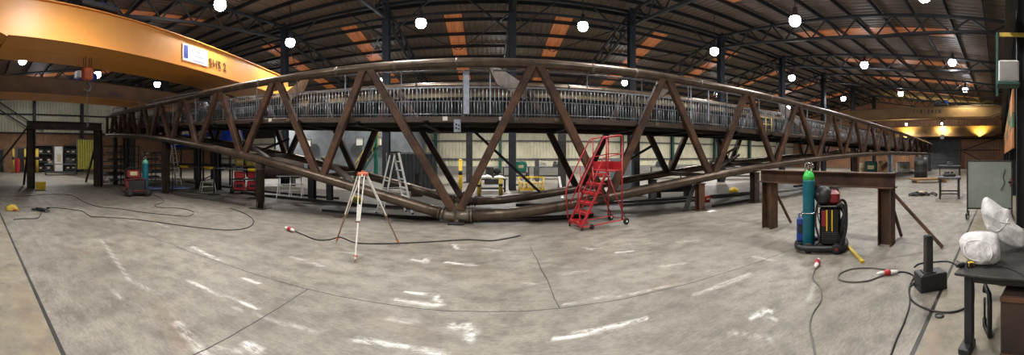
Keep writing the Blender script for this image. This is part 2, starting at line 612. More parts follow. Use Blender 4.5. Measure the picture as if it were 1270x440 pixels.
# roller shutter in the right end wall
dr = MB()
za = 0.0
while za < 4.1:
    dr.add([(XR - .12, 5.6, za), (XR - .16, 5.6, za + .05), (XR - .16, 5.6, za + .09), (XR - .12, 5.6, za + .14),
            (XR - .12, 10.6, za), (XR - .16, 10.6, za + .05), (XR - .16, 10.6, za + .09), (XR - .12, 10.6, za + .14)],
           [(0, 1, 5, 4), (1, 2, 6, 5), (2, 3, 7, 6)])
    za += .14
d1 = dr.build('door_1', 'door_grey', kind='structure', recalc=False)
MB().box((XR - .25, 5.5, 2.1), (.2, .18, 4.2)).box((XR - .25, 10.7, 2.1), (.2, .18, 4.2)).box((XR - .3, 8.1, 4.35), (.4, 5.4, .5)).build('door_frame', 'bench_grey', d1)
# doors in the left wall
for k, (y0, y1, z1, m) in enumerate(((2.2, 3.0, 2.3, 'black_paint'), (4.6, 7.6, 2.5, 'black_paint'))):
    d = MB().box((XL + .17, (y0 + y1) / 2, z1 / 2), (.06, y1 - y0, z1)).build('door_%d' % (k + 2), m, kind='structure')
    MB().box((XL + .2, y0 - .06, z1 / 2), (.1, .12, z1)).box((XL + .2, y1 + .06, z1 / 2), (.1, .12, z1)).box((XL + .2, (y0 + y1) / 2, z1 + .06), (.1, y1 - y0 + .24, .12)).build('door_frame', 'bench_grey', d)

# rooflights: strips between the ribs at mid-bay on both slopes
wn = 0
for cx in COLX[:-1]:
    mx = cx + 3.165
    for ya, yb in ((2.5, 12.0), (18.2, 29.5)):
        wn += 1
        za, zb = roof_z(ya) + .21, roof_z(yb) + .21
        MB().add([(mx - .5, ya, za), (mx + .5, ya, za), (mx + .5, yb, zb), (mx - .5, yb, zb)] +
                 [(mx - .5, ya, za + .02), (mx + .5, ya, za + .02), (mx + .5, yb, zb + .02), (mx - .5, yb, zb + .02)],
                 [(0, 1, 2, 3), (7, 6, 5, 4), (0, 4, 5, 1), (2, 6, 7, 3), (1, 5, 6, 2), (0, 3, 7, 4)]).build('window_%d' % wn, 'rooflight', kind='structure')

# purlins
yy = YF + .4
while yy < YB:
    MB().bar((XL, yy, roof_z(yy) + .1), (XR, yy, roof_z(yy) + .1), .07, .2).build('roof_purlin', 'truss_paint', kind='structure')
    yy += 1.62


# lattice trusses: one near and one far half per frame
def truss(X, mirror):
    def pt(Y, z):
        return (X, 32.0 - Y if mirror else Y, z)

    def top(Y):
        return 9.45 - .13 * (16 - Y)

    def bot(Y):
        k = [(-1.3, 6.75), (0, 6.9), (5.65, 7.12), (11, 7.9), (16, 8.75)]
        for (a, za), (b, zb) in zip(k[:-1], k[1:]):
            if Y <= b:
                return za + (zb - za) * (Y - a) / (b - a)
        return k[-1][1]
    mb = MB()
    ys = [-1.3 + i * (17.3 / 10) for i in range(11)]
    for a, b in zip(ys[:-1], ys[1:]):
        mb.bar(pt(a, top(a)), pt(b, top(b)), .16, .13)
        mb.bar(pt(a, bot(a)), pt(b, bot(b)), .16, .13)
        m = (a + b) / 2
        mb.bar(pt(a, bot(a)), pt(m, top(m)), .07, .07)
        mb.bar(pt(m, top(m)), pt(b, bot(b)), .07, .07)
    mb.build('roof_truss', 'truss_paint', kind='structure')


for X in COLX:
    truss(X, False)
    truss(X, True)
# columns: middle row, near row, far row
for i, X in enumerate(COLX):
    MB().ibeam((X, 16, 0), (X, 16, 9.6), .34, .4, .025, .02, up=(0, 1, 0)).build('building_column', 'column_paint', kind='structure')
    if X > 4 or X < -14:
        MB().ibeam((X, -.52, 0), (X, -.52, 7.6), .34, .32, .025, .02, up=(0, 1, 0)).build('building_column', 'truss_paint', kind='structure')
    MB().ibeam((X, 31.8, 0), (X, 31.8, 7.6), .3, .36, .025, .02, up=(0, 1, 0)).build('building_column', 'green_paint', kind='structure')
    if i + 1 < len(COLX):
        X2 = COLX[i + 1]
        # knee braces at the column heads and a lattice tie along the row
        mb = MB()
        mb.bar((X, 16, 7.7), (X + 2.2, 16, 9.4), .07, .07).bar((X2, 16, 7.7), (X2 - 2.2, 16, 9.4), .07, .07)
        mb.bar((X, 16, 9.45), (X2, 16, 9.45), .14, .16).bar((X, 16.05, 8.75), (X2, 16.05, 8.75), .1, .12)
        mb.bar((X, 16, 8.75), (X + 3.1, 22, 8.85), .05, .05).bar((X2, 16, 8.75), (X2 - 3.1, 22, 8.85), .05, .05)
        mb.build('roof_brace', 'truss_paint', kind='structure')
# columns and braces on the left end wall
for y in (1.0, 6.4, 11.8, 17.2, 22.6):
    MB().ibeam((XL + .35, y, 0), (XL + .35, y, 8.8), .3, .3, .02, .016, up=(1, 0, 0)).build('building_column', 'column_paint', kind='structure')
MB().bar((XL + .5, 1.0, 7.6), (XL + .5, 6.2, 4.4), .1, .12).bar((XL + .5, 1.0, 8.4), (XL + .5, 7.4, 4.4), .1, .12).build('roof_brace', 'truss_paint', kind='structure')
# crane runway beams on brackets
for Y in (15.65, -.2):
    MB().ibeam((XL + .4, Y, 4.7), (XR - .4, Y, 4.7), .22, .4, .03, .02).build('crane_runway', 'runway_yellow' if Y > 5 else 'truss_paint', kind='structure')
# coloured translucent panels between the near columns at the right
pc = [('panel_green', (90, 130, 96)), ('panel_orange', (206, 138, 84))]
for nm, c in pc:
    mat(nm, c, None, rough=.6, scale=2)
for k in range(7):
    x = 9.4 + k * 3.2
    for z0, z1, m in ((1.9, 2.5, 'panel_orange'), (2.53, 2.9, ('panel_green', 'panel_orange')[k % 2]), (2.93, 3.6, ('panel_orange', 'panel_green')[k % 3 == 1])):
        MB().box((x + 1.3, -.36, (z0 + z1) / 2), (2.6, .06, z1 - z0)).build('trim_8', m, kind='structure')
# grey block-built office against the far wall with lit windows
ox0, ox1, oy = -19.5, -6.2, 25.5
MB().box(((ox0 + ox1) / 2, (oy + YB) / 2, 2.35), (ox1 - ox0, YB - oy - .4, 4.7)).build('wall_office', 'block_grey', kind='structure')
mat('window_glow', (236, 236, 220), (220, 220, 205), rough=.2, emit=(240, 238, 220), es=.2)
for k, px in enumerate((382, 423, 446, 469)):
    p = onY(px, 172 if k != 1 else 172, oy - .06)
    w = MB().box((p.x, oy, 2.9), (.62, .1, .62)).build('window_%d' % (wn + 1 + k), 'window_glow', kind='structure')
    MB().box((p.x, oy - .05, 3.23), (.7, .1, .05)).box((p.x, oy - .05, 2.57), (.7, .1, .05)).box((p.x - .33, oy - .05, 2.9), (.05, .1, .62)).box((p.x + .33, oy - .05, 2.9), (.05, .1, .62)).build('window_frame', 'bench_grey', w)

# ------------------------------------------------------------------ high-bay lamps
LAMP_W = 900.0


def high_bay(loc, label, power=1.0):
    t = thing('high_bay_lamp', label, 'lamp', loc, 0, 'high-bay lamps under the roof')
    MB().lathe([(.05, .52), (.1, .5), (.12, .3), (.15, .22), (.2, .14), (.2, .1), (.18, .1)][::-1], n=20).build('lamp_housing', 'lamp_housing', t)
    MB().lathe([(.02, -.24), (.13, -.22), (.21, -.14), (.24, -.02), (.22, .08), (.18, .14)], n=20).build('lens', 'lamp_lens', t)
    top = roof_z(loc[1]) + .1 - loc[2]
    MB().tube((0, 0, .48), (0, 0, top), .02, n=8).build('hanger', 'truss_paint', t)
    lamp('lamp_light', 'SPOT', LAMP_W * power, t, (0, 0, -.32), (1.0, .965, .92), spot_size=math.radians(150), spot_blend=.6, shadow_soft_size=.22)
    lamp('lamp_glow', 'POINT', LAMP_W * .028, t, (0, 0, -.34), (1.0, .93, .84), shadow_soft_size=.2)
    return t


hb = [(522, 28, 14.5, 'bright high-bay lamp over the bridge, the larger one left of the tall middle stanchion'),
      (723, 32, 14.9, 'bright high-bay lamp over the bridge, just right of the tall middle stanchion'),
      (273, 5, 12.7, 'bright high-bay lamp at the top edge above the lettered yellow crane girder'),
      (360, 52, 16.5, 'high-bay lamp beside the dark stanchion where the lettered crane girder ends'),
      (886, 63, 17.9, 'high-bay lamp hung against the dark stanchion right of the bridge middle'),
      (986, 25, 13.3, 'large bright high-bay lamp under the nearest lattice truss on the right'),
      (1072, 80, 20.6, 'high-bay lamp under the second lattice truss, in line with its middle'),
      (1181, 77, 20.0, 'high-bay lamp near the right end of the second lattice truss'),
      (982, 96, 24.0, 'high-bay lamp over the right bridge rail, below the largest right lamp'),
      (1117, 116, 30.0, 'small high-bay lamp just above the right yellow crane, left of its lettering'),
      (1197, 111, 28.0, 'small high-bay lamp just above the right yellow crane, right of its lettering'),
      (1046, 122, 32.6, 'small high-bay lamp above the left end of the right yellow crane'),
      (28, 75, 18.9, 'high-bay lamp at far left between the two left cranes'),
      (121, 92, 22.0, 'high-bay lamp beside the orange hook block'),
      (195, 104, 25.0, 'high-bay lamp right of the blue hoist motor under the lettered girder'),
      (1020, 142, 40.0, 'tiny far lamp left of the right crane above the bridge rail'),
      (1124, 154, 41.5, 'tiny lamp under the right crane, left of the hanging hook'),
      (1168, 153, 41.5, 'tiny lamp under the right crane close to the hanging hook')]
for px, py, r, lb in hb:
    q = high_bay(at_r(px, py, r), lb)
    if r > 35:
        q.scale = (.6, .6, .6)
# the same rows carry on overhead and at the edges, outside the picture
for X, Y, z, lb in ((-2.6, 8.0, 7.4, 'high-bay lamp above the near floor, left of the hall middle'), (4.2, 8.0, 7.4, 'high-bay lamp above the near floor, right of the hall middle'),
                    (-2.6, 2.2, 7.2, 'high-bay lamp above the floor joint, left of the hall middle'), (4.2, 2.2, 7.2, 'high-bay lamp above the floor joint, right of the hall middle'),
                    (10.9, 2.6, 7.2, 'high-bay lamp high above the screen on castors'), (-6.6, 2.4, 7.1, 'high-bay lamp close to the near end of the lettered crane'),
                    (-8.3, 24.0, 7.6, 'high-bay lamp in the far bay before the grey office'), (1.0, 24.0, 7.6, 'high-bay lamp in the far bay behind the bridge middle'),
                    (10.7, 24.0, 7.6, 'high-bay lamp in the far bay behind the red steps'), (20.5, 24.0, 7.6, 'high-bay lamp in the far bay behind the right trestle'),
                    (31.5, 24.0, 7.6, 'high-bay lamp in the far bay near the end wall'), (-28.5, 6.0, 7.2, 'high-bay lamp over the benches by the left wall'), (-19.0, 24.0, 7.6, 'high-bay lamp in the far left bay')):
    high_bay((X, Y, z), lb, 1.3 if lb.endswith('grey office') else 3.6 if Y > 20 else 1.3 if X < -25 else 1.0)


# ------------------------------------------------------------------ overhead cranes
def text_mesh(body, size, depth, name, m, parent, M):
    cu = bpy.data.curves.new(name, 'FONT')
    cu.body = body
    cu.size = size
    cu.extrude = depth
    cu.align_x = 'CENTER'
    cu.align_y = 'CENTER'
    tmp = bpy.data.objects.new(name + '_src', cu)
    COL.objects.link(tmp)
    dg = bpy.context.evaluated_depsgraph_get()
    me = bpy.data.meshes.new_from_object(tmp.evaluated_get(dg))
    bpy.data.objects.remove(tmp)
    bpy.data.curves.remove(cu)
    me.materials.clear()
    me.materials.append(MATS[m])
    o = bpy.data.objects.new(name, me)
    COL.objects.link(o)
    o.parent = parent
    o.matrix_local = M
    return o


def crane(p0, p1, zb, zt, label, m, lb_side=1, gap=1.0, w=.5, hoist=None):
    """bridge crane whose girders run from p0 (near runway) to p1 (far runway); local x along, y across"""
    p0, p1 = Vector((p0[0], p0[1], 0)), Vector((p1[0], p1[1], 0))
    d = p1 - p0
    Lr = d.length
    rz = math.atan2(d.y, d.x)
    t = thing('overhead_crane', label, 'crane', (p0.x, p0.y, 0), rz)
    h = zt - zb
    for s in (0, 1):
        yc = -lb_side * (w / 2 + s * (gap + w)) * -1
        mb = MB()
        # box girder with tapered ends, cover plates top and bottom
        prof = [(0, zb + h * .45), (1.1, zb), (Lr - 1.1, zb), (Lr, zb + h * .45), (Lr, zt), (0, zt)]
        V = [(x, yc + sy * w / 2 * .9, z) for sy in (-1, 1) for x, z in prof]
        mb.add(V, [(0, 1, 2, 3, 4, 5), (11, 10, 9, 8, 7, 6)] + [(i, 6 + i, 6 + (i + 1) % 6, (i + 1) % 6) for i in range(6)])
        mb.box((Lr / 2, yc, zt + .012), (Lr, w * 1.08, .03))
        g = mb.build('girder', m, t)
        MB().box((Lr / 2, yc, zb - .02), (Lr - 2.2, w * 1.35, .03)).build('bottom_flange', 'crane_yellow' if m == 'crane_brown' else m, g)  # brown crane: flange coloured brighter to stand in for light falling on it
        MB().box((Lr / 2, yc, zt + .06), (Lr - .4, .06, .06)).build('trolley_rail', 'truss_paint', g)
    yo = lb_side * (w + gap / 2)
    for x in (0.1, Lr - .1):
        c = MB().cbox((x, yo, zb + h * .35), (.36, 2 * w + gap + 1.4, .46), .03).build('end_carriage', m, t)
        for sy in (-1, 1):
            MB().lathe([(.17, -.05), (.19, -.04), (.16, -.03), (.16, .03), (.19, .04), (.17, .05)], (x, yo + sy * (w + gap / 2 + .45), zb + h * .35 - .22), 16, ax((0, 1, 0))).build('wheel', 'table_steel', c)
    if hoist is not None:
        hx, zhook, hm = hoist
        tr = MB().cbox((hx, yo, zt + .22), (1.3, 2 * w + gap, .18), .03).cbox((hx - .3, yo, zt + .5), (.5, 1.2, .42), .06).build('hoist_trolley', 'table_steel', t)
        MB().lathe([(.1, -.36), (.17, -.34), (.17, .3), (.12, .36)], (hx + .42, yo, zt + .5), 16, ax((0, 1, 0))).build('hoist_motor', 'blue_paint', tr)
        hb_ = MB().cbox((hx, yo, zhook + .2), (.34, .3, .42), .05)
        blk = hb_.build('hook_block', hm, t)
        MB().path([(hx + .12 * math.cos(a) , yo, zhook - .25 + .13 * math.sin(a)) for a in [PI * .5 - i * PI * 1.45 / 14 for i in range(15)]], [.035] * 12 + [.028, .02, .012], 8).tube((hx, yo, zhook - .14), (hx, yo, zhook + .02), .03).build('hook', 'table_steel', blk)
        for sx in (-.1, .1):
            for sy in (-.07, .07):
                MB().tube((hx + sx, yo + sy, zhook + .38), (hx + sx * 1.3, yo + sy * 1.6, zt + .35), .012, n=6).build('hoist_rope', 'table_steel', t)
    return t, Lr


# nearest left crane
cp0, cp1 = Vector((-8.72, -.2)), Vector((-10.68, 15.3))
c1, L1 = crane(cp0, cp1, 4.95, 6.05, 'broad yellow overhead crane lettered SHS 2, the nearest one at upper left', 'crane_yellow', 1, .3, .8, (4.0, 4.18, 'terracotta'))


def crane_u(px):
    """distance along the face of the nearest crane for a pixel column"""
    t = ang(px)
    a = cp0
    d = (cp1 - cp0).normalized()
    # a + u d = r (sin t, cos t)
    s, c = math.sin(t), math.cos(t)
    return (a.y * s - a.x * c) / (d.x * c - d.y * s)


mat('sign_white', (238, 240, 250), (228, 230, 244), rough=.4)
mat('sign_blue', (70, 84, 170), (58, 70, 150), rough=.4)
mat('sign_grey', (196, 200, 218), (186, 190, 210), rough=.4)
mat('lettering', (70, 54, 34), (60, 46, 30), rough=.5)
ua, ub = crane_u(227), crane_u(258)
zc = 5.53
fy = .8 * .5 - .8 * .45 - .02   # just proud of the near face of the first girder
npl = MB().box(((ua + ub) / 2, fy, zc), (ub - ua, .012, .62)).build('nameplate', 'sign_white', c1)
MB().box((ua + .17, fy - .01, zc + .02), (.2, .008, .46)).build('nameplate_emblem', 'sign_blue', npl)
ln = MB()
for rr in range(3):
    for kk in range(5):
        ln.box((ua + .62 + kk * (ub - ua - .85) / 4.4, fy - .01, zc + .18 - rr * .18), ((ub - ua) * .1, .008, .1))
ln.build('nameplate_print', 'sign_grey', npl)
um = crane_u(270.5)
text_mesh('SHS 2', .46, .006, 'lettering', 'lettering', c1, Matrix.Translation((um, fy - .002, 5.42)) @ Matrix.Rotation(PI / 2, 4, 'X'))

# second left crane, farther
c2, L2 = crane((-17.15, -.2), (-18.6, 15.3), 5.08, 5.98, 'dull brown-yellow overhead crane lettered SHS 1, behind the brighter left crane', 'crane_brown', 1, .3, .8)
text_mesh('SHS 1', .42, .006, 'lettering', 'black_paint', c2, Matrix.Translation((8.5, .8 * .5 - .8 * .45 - .022, 5.42)) @ Matrix.Rotation(PI / 2, 4, 'X'))
mo = MB().cbox((6.6, .5, 6.25), (1.0, 1.0, .5), .05).build('hoist_trolley', 'blue_paint', c2)
MB().lathe([(.12, -.5), (.2, -.48), (.2, .4), (.14, .46)], (6.7, -.05, 6.3), 16, ax((1, 0, 0))).build('hoist_motor', 'blue_glossy', mo)
MB().cbox((6.0, -.05, 6.3), (.3, .45, .4), .04).build('control_box', 'white_paint', mo)

# right crane across the hall and the one parked by the end wall
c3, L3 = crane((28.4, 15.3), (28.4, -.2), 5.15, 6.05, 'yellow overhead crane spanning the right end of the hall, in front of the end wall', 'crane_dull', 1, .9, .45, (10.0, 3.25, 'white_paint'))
lt = MB()
for k, (wd, hh) in enumerate(((.1, .34), (.1, .3), (.22, .34), (.06, .3), (.2, .34), (.2, .28), (.1, .34), (.22, .34))):
    lt.box((7.55 + k * .34, .01, 5.66), (wd, .01, hh))
lt.build('worn_print', 'lettering', c3)
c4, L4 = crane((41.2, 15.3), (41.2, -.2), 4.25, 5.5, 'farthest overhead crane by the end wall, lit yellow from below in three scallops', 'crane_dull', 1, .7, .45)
for px, w_, lb in ((1124, 1, 'left'), (1169, 1, 'middle'), (1215, 1, 'right')):
    p = onX(px, 168, 40.6)
    t = thing('floodlight', 'small yellow uplight shining on the farthest crane, %s one of three' % lb, 'lamp', (40.55, p.y, 4.1), 0, 'uplights on the farthest crane')
    MB().cbox((0, 0, 0), (.22, .5, .12), .02).build('lamp_housing', 'black_paint', t)
    MB().box((0, 0, .066), (.16, .42, .012)).build('lens', 'uplight_lens', t)
    MB().tube((.05, .0, -.05), (.55, 0, .12), .02, n=8).build('bracket', 'black_paint', t)
    l = lamp('lamp_light', 'SPOT', 1500, t, (0, 0, .1), (1.0, .82, .3), spot_size=math.radians(130), spot_blend=.8, shadow_soft_size=.15)
    l.rotation_euler = Vector((-.45, 0, -1)).to_track_quat('Z', 'Y').to_euler()
# chain sling under the orange block
hook_w = Matrix.Rotation(math.atan2(cp1.y - cp0.y, cp1.x - cp0.x), 4, 'Z') @ Vector((4.0, .95, 0))
hx_, hy_ = cp0.x + hook_w.x, cp0.y + hook_w.y
ch = thing('chain_sling', 'two-leg chain sling hanging from the orange hook block', 'chain', (hx_, hy_, 3.84))
for s in (-1, 1):
    mb = MB()
    for k in range(26):
        z = -.02 - k * .042
        off = s * (.02 + .05 * k / 26)
        a = 0 if k % 2 == 0 else PI / 2
        mb.path([(off + math.cos(a) * .014 * math.cos(q), math.sin(a) * .014 * math.cos(q), z + .028 * math.sin(q)) for q in [2 * PI * i / 8 for i in range(8)]], .006, 5, True)
    lg = mb.build('chain_leg', 'table_steel', ch)
    MB().path([(s * .07 + .05 * math.cos(a), 0, -1.17 + .06 * math.sin(a)) for a in [PI * .5 - i * PI * 1.4 / 10 for i in range(11)]], .014, 6).build('hook', 'table_steel', lg)


# ------------------------------------------------------------------ the footbridge
BF, BB = 8.0, 10.6          # planes of the front and rear trusses


def mapx(px, Y=BF):
    return Y * math.tan(ang(px))


tp = [(125, 145.5), (190, 131), (250, 118), (320, 105), (380, 94), (430, 87.5), (480, 82.5), (560, 79), (640, 78.5), (740, 85), (790, 90), (840, 97), (940, 114.5), (1000, 131), (1050, 145), (1100, 162), (1154, 178.5)]
TX = [onY(x, y, BF) for x, y in tp]
kt = np.polyfit([p.x for p in TX], [p.z for p in TX], 3)
lp = [(136, 168), (168, 168), (199.5, 172), (231, 178), (270, 185), (302, 192), (334, 201), (397, 219), (430, 230), (484, 245.5), (544, 263)]
rp = [(579, 269), (640, 262), (719, 249), (770, 240), (839, 228), (884, 219), (915, 213), (979, 204), (1050, 192), (1070, 191), (1101, 189), (1136, 190), (1156, 192)]
LX = [onY(x, y, BF) for x, y in lp]
RX = [onY(x, y, BF) for x, y in rp]
kl = np.polyfit([p.x for p in LX], [p.z for p in LX], 3)
kr = np.polyfit([math.log(p.x + 4) for p in RX], [p.z for p in RX], 3)
XK = mapx(566)
BX0, BX1 = -18.7, mapx(1154.5)


def ztop(x):
    return float(np.polyval(kt, x))


def zbot(x):
    if x < XK:
        return float(np.polyval(kl, x))
    return float(np.polyval(kr, math.log(x + 4)))


ZK = (zbot(XK - .01) + zbot(XK + .01)) / 2


def zdeck(x):
    k = [(-19.5, 3.34), (-13, 3.12), (-8.6, 2.9), (-3, 2.62), (0, 2.57), (8, 2.56), (14, 2.5), (20, 2.42), (29, 2.32), (38, 2.24)]
    for (a, za), (b, zb) in zip(k[:-1], k[1:]):
        if x <= b:
            return .06 + za + (zb - za) * (x - a) / (b - a)
    return .06 + k[-1][1]


br = thing('footbridge', 'long brown steel truss footbridge with V-shaped lower tubes and barred railings', 'bridge', (0, 0, 0))
RT = .118
for Y, nm in ((BF, 'front'), (BB, 'rear')):
    m = 'mill_tube'
    xs = list(np.linspace(BX0, BX1, 70))
    tc = MB().path([(x, Y, ztop(x)) for x in xs], RT, 16).build('top_chord', m, br)
    # splice rings and weld bands along the tube
    for px in (205, 322, 418, 490, 567, 735, 788, 868, 955, 1072):
        x = mapx(px)
        dz = ztop(x + .1) - ztop(x - .1)
        d = Vector((.2, 0, dz)).normalized()
        p = Vector((x, Y, ztop(x)))
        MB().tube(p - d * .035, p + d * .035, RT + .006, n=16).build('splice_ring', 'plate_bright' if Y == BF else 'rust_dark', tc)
    for lo, hi in ((BX0, XK - .32), (XK + .32, BX1)):
        xs = list(np.linspace(lo, hi, 40))
        MB().path([(x, Y, zbot(x)) for x in xs], .135, 16).build('bottom_chord', m, br)
    # knuckle where the two lower tubes meet: end plates, fin plates and a stub
    kn = MB()
    for s in (-1, 1):
        x = XK + s * .36
        d = Vector((1, 0, (zbot(x + .05) - zbot(x - .05)) / .1)).normalized()
        p = Vector((x, Y, zbot(x)))
        kn.tube(p - d * .02, p + d * .02, .16, n=16)
        kn.tube(p - d * .1, p - d * .08, .15, n=16)
        kn.tube(p - d * .36 if s > 0 else p, p if s > 0 else p + d * .36, .13, n=14)
    kn.plate([(XK - .2, Y, ZK - .14), (XK + .2, Y, ZK - .14), (XK + .2, Y, ZK + .18), (XK, Y, ZK + .34), (XK - .2, Y, ZK + .18)], .03)
    kn.cbox((XK, Y, ZK - .1), (.14, .2, .24), .02)
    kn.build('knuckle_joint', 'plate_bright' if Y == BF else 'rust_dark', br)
    # diagonals
    top_px = [455, 342, 272, 227.5, 198, 178, 163]
    bot_px = [397, 301, 245.5, 212, 187, 170]
    tops = [mapx(p) for p in top_px] + [-16.5, -17.6]
    bots = [mapx(p) for p in bot_px] + [-15.95, -17.05, -18.15]
    seqL = [XK]
    for a, b in zip(tops, bots):
        seqL += [a, b]
    topr = [mapx(p) for p in (665, 825, 927, 989, 1032, 1059.5, 1079.5)]
    botr = [mapx(p) for p in (752, 883, 961, 1013, 1046, 1070, 1088)]
    while topr[-1] < BX1 - 2.4:
        topr.append(topr[-1] + 2.15)
        botr.append(botr[-1] + 2.15)
    seqR = [XK]
    for a, b in zip(topr, botr):
        seqR += [a, b]
    for seq in (seqL, seqR):
        sg = -1 if seq is seqL else 1
        for i in range(len(seq) - 1):
            a, b = seq[i], seq[i + 1]
            low_first = i % 2 == 0
            pa = Vector((a, Y, (zbot(a) if a != XK else ZK + .1) if low_first else ztop(a)))
            pb = Vector((b, Y, ztop(b) if low_first else zbot(b)))
            lo, hi = (pa, pb) if low_first else (pb, pa)
            away = sg if low_first else -sg
            lo = lo + Vector((away * (.11 if lo.x != XK else .05), 0, .08))
            hi = hi + Vector((-away * .1, 0, -.05))
            w = .2 if abs(lo.x) < 14 else .16
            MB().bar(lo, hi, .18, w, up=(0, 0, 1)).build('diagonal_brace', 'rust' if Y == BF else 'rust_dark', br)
    # small stiffener plates at upper nodes
    for x in tops + topr:
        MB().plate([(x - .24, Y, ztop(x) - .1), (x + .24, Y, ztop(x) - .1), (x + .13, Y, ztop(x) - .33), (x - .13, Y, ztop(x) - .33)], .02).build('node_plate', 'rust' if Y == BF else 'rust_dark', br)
    # end posts
    for x in (BX0 + .06, BX1 - .06):
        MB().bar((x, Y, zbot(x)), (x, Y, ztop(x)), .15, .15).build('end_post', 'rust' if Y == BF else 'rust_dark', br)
    # deck edge channel
    inn = .14 if Y == BF else -.14
    xs = [-18.7, -13, -8.6, -3, 0, 8, 14, 20, 29, BX1]
    for a, b in zip(xs[:-1], xs[1:]):
        MB().bar((a, Y + inn, zdeck(a) - .07), (b, Y + inn, zdeck(b) - .07), .09, .15).build('edge_beam', 'deck_edge', br)
        MB().bar((a, Y + inn * 2.2, zdeck(a) - .17), (b, Y + inn * 2.2, zdeck(b) - .17), .1, .11).build('stringer', 'deck_dark', br)
xs = [-18.7, -13, -8.6, -3, 0, 8, 14, 20, 29, BX1]
for a, b in zip(xs[:-1], xs[1:]):
    MB().bar((a, (BF + BB) / 2, zdeck(a) - .05), (b, (BF + BB) / 2, zdeck(b) - .05), BB - BF - .4, .03).build('deck_plate', 'deck_dark', br)
x = BX0 + .5
while x < BX1:
    MB().ibeam((x, BF, zdeck(x) - .165), (x, BB, zdeck(x) - .165), .14, .13, .014, .01).build('cross_beam', 'deck_dark', br)
    x += 1.85


# railings: panels of upright bars between flat posts
def railing(Y):
    x = BX0 + .25
    k = 0
    while x < BX1 - .4:
        x2 = min(x + 1.62, BX1 - .2)
        za, zb = zdeck(x), zdeck(x2)
        mb = MB()
        for h, w in ((1.2, .035), (.76, .022), (.09, .022)):
            mb.bar((x + .03, Y, za + h), (x2 - .03, Y, zb + h), .03 if h > 1 else .02, w)
        nb = 16
        for i in range(1, nb):
            t = i / nb
            xx = x + (x2 - x) * t
            zz = za + (zb - za) * t
            mb.tube((xx, Y, zz + .09), (xx, Y, zz + .76), .0085, n=5)
        mb.build('railing_panel', 'galv', br)
        MB().bar((x, Y, za - .1), (x, Y, za + 1.22), .05, .016, up=(1, 0, 0)).build('railing_post', 'galv', br)
        x = x2
        k += 1


railing(BF + .3)
railing(BB - .3)
yf = thing('safety_gate', 'yellow tubular frame standing on the bridge deck on its right half', 'frame', (mapx(950, BF + 1.0), BF + 1.0, zdeck(9.5) - .03))
for x in (-.35, 0, .35):
    MB().tube((x, 0, 0), (x, 0, .72), .025, n=8).build('upright', 'yellow_dull', yf)
for z in (.12, .42, .7):
    MB().tube((-.37, 0, z), (.37, 0, z), .022, n=8).build('rail', 'yellow_dull', yf)
# pale grey plates: splice plates and a lifting lug box on the deck edge, seen at mid-span
for px, y0, y1, w in ((578.5, 88, 141, .14), (608, 88, 141, .035), (643, 110, 143, .03), (879, 112, 150, .04), (857, 106, 147, .03)):
    a, b = onY(px, y0, BF + .22), onY(px, y1, BF + .22)
    MB().box(((a.x + b.x) / 2, BF + .22, (a.z + b.z) / 2), (w, .012, a.z - b.z)).build('upright_plate', 'galv_plate', br)
a, b = onY(563, 148, BF + .02), onY(571.5, 164, BF + .02)
jb = MB().cbox(((a.x + b.x) / 2, BF + .02, (a.z + b.z) / 2), (b.x - a.x, .1, a.z - b.z), .012).build('bracket_box', 'galv_plate', br)
bx, bz = (a.x + b.x) / 2, (a.z + b.z) / 2
for s in (-.06, .03):
    MB().tube((bx - .02, BF - .05, bz + s), (bx - .02, BF - .03, bz + s), .024, n=12).tube((bx + .04, BF - .05, bz + s - .02), (bx + .04, BF - .03, bz + s - .02), .02, n=12).build('bolt_hole', 'black_paint', jb)
for px, y in ((552, 147), (622, 146), (640, 147), (335, 154), (357, 152), (815, 149), (691, 146)):
    p = onY(px, y, BF + .08)
    MB().box((p.x, BF + .08, zdeck(p.x) - .05), (.12, .012, .1)).build('tab_plate', 'white_paint' if px in (622, 552, 335) else 'plate_bright', br)
# sway plates between the two top chords and between the two lower chords
for fpx, bpx, w in ((606, 651, .42), (383, 349, .34), (966, 990, .4), (838, 812, .2)):
    p, q = Vector((mapx(fpx), BF + .05, ztop(mapx(fpx)))), Vector((mapx(bpx, BB), BB - .05, ztop(mapx(bpx, BB)) - .02))
    mid = (q - p).normalized()
    MB().plate([p + Vector((0, 0, .05)), q + Vector((0, 0, .06)), q - Vector((0, 0, w)), p + mid * .5 - Vector((0, 0, w)), p - Vector((0, 0, .12))], .03).build('sway_plate', 'plate_bright', br)
for fpx, bpx, w in ((333, 303, .16), (437, 402, .2), (879, 916, .5), (240, 214, .12), (1016, 1040, .2)):
    xf, xb = mapx(fpx), mapx(bpx, BB)
    p, q = Vector((xf, BF + .05, zbot(xf) + .1)), Vector((xb, BB - .05, zbot(xb) + .25))
    d = q - p
    if w > .4:
        mb = MB().bar(p, q + Vector((0, 0, .1)), .06, .1).bar(p + Vector((0, 0, .3)), q + Vector((0, 0, .5)), .06, .08)
        for i in range(6):
            t = i / 6
            mb.bar(p + d * t, p + d * (t + .1) + Vector((0, 0, .33 + .1 * t)), .03, .04)
        mb.build('sway_lattice', 'plate_bright', br)
    else:
        MB().bar(p, q, w, .1).build('sway_plate', 'plate_bright', br)
# portals between the trusses at each lower node on the rear side
for px in (301, 397, 752, 883, 961):
    x = mapx(px)
    MB().bar((x, BF + .1, zbot(x)), (x, BB - .1, zbot(x)), .14, .14).build('lower_tie', 'rust_dark', br)
for (x1, z1, x2, z2) in ((-.42, 2.42, 1.6, .55), (5.6, 2.1, 3.9, 1.2), (-6.9, 2.3, -8.2, 1.9)):
    MB().bar((x1, BB - .7, z1), (x2, BB - .7, z2), .07, .08).build('tie_bar', 'black_paint', br)


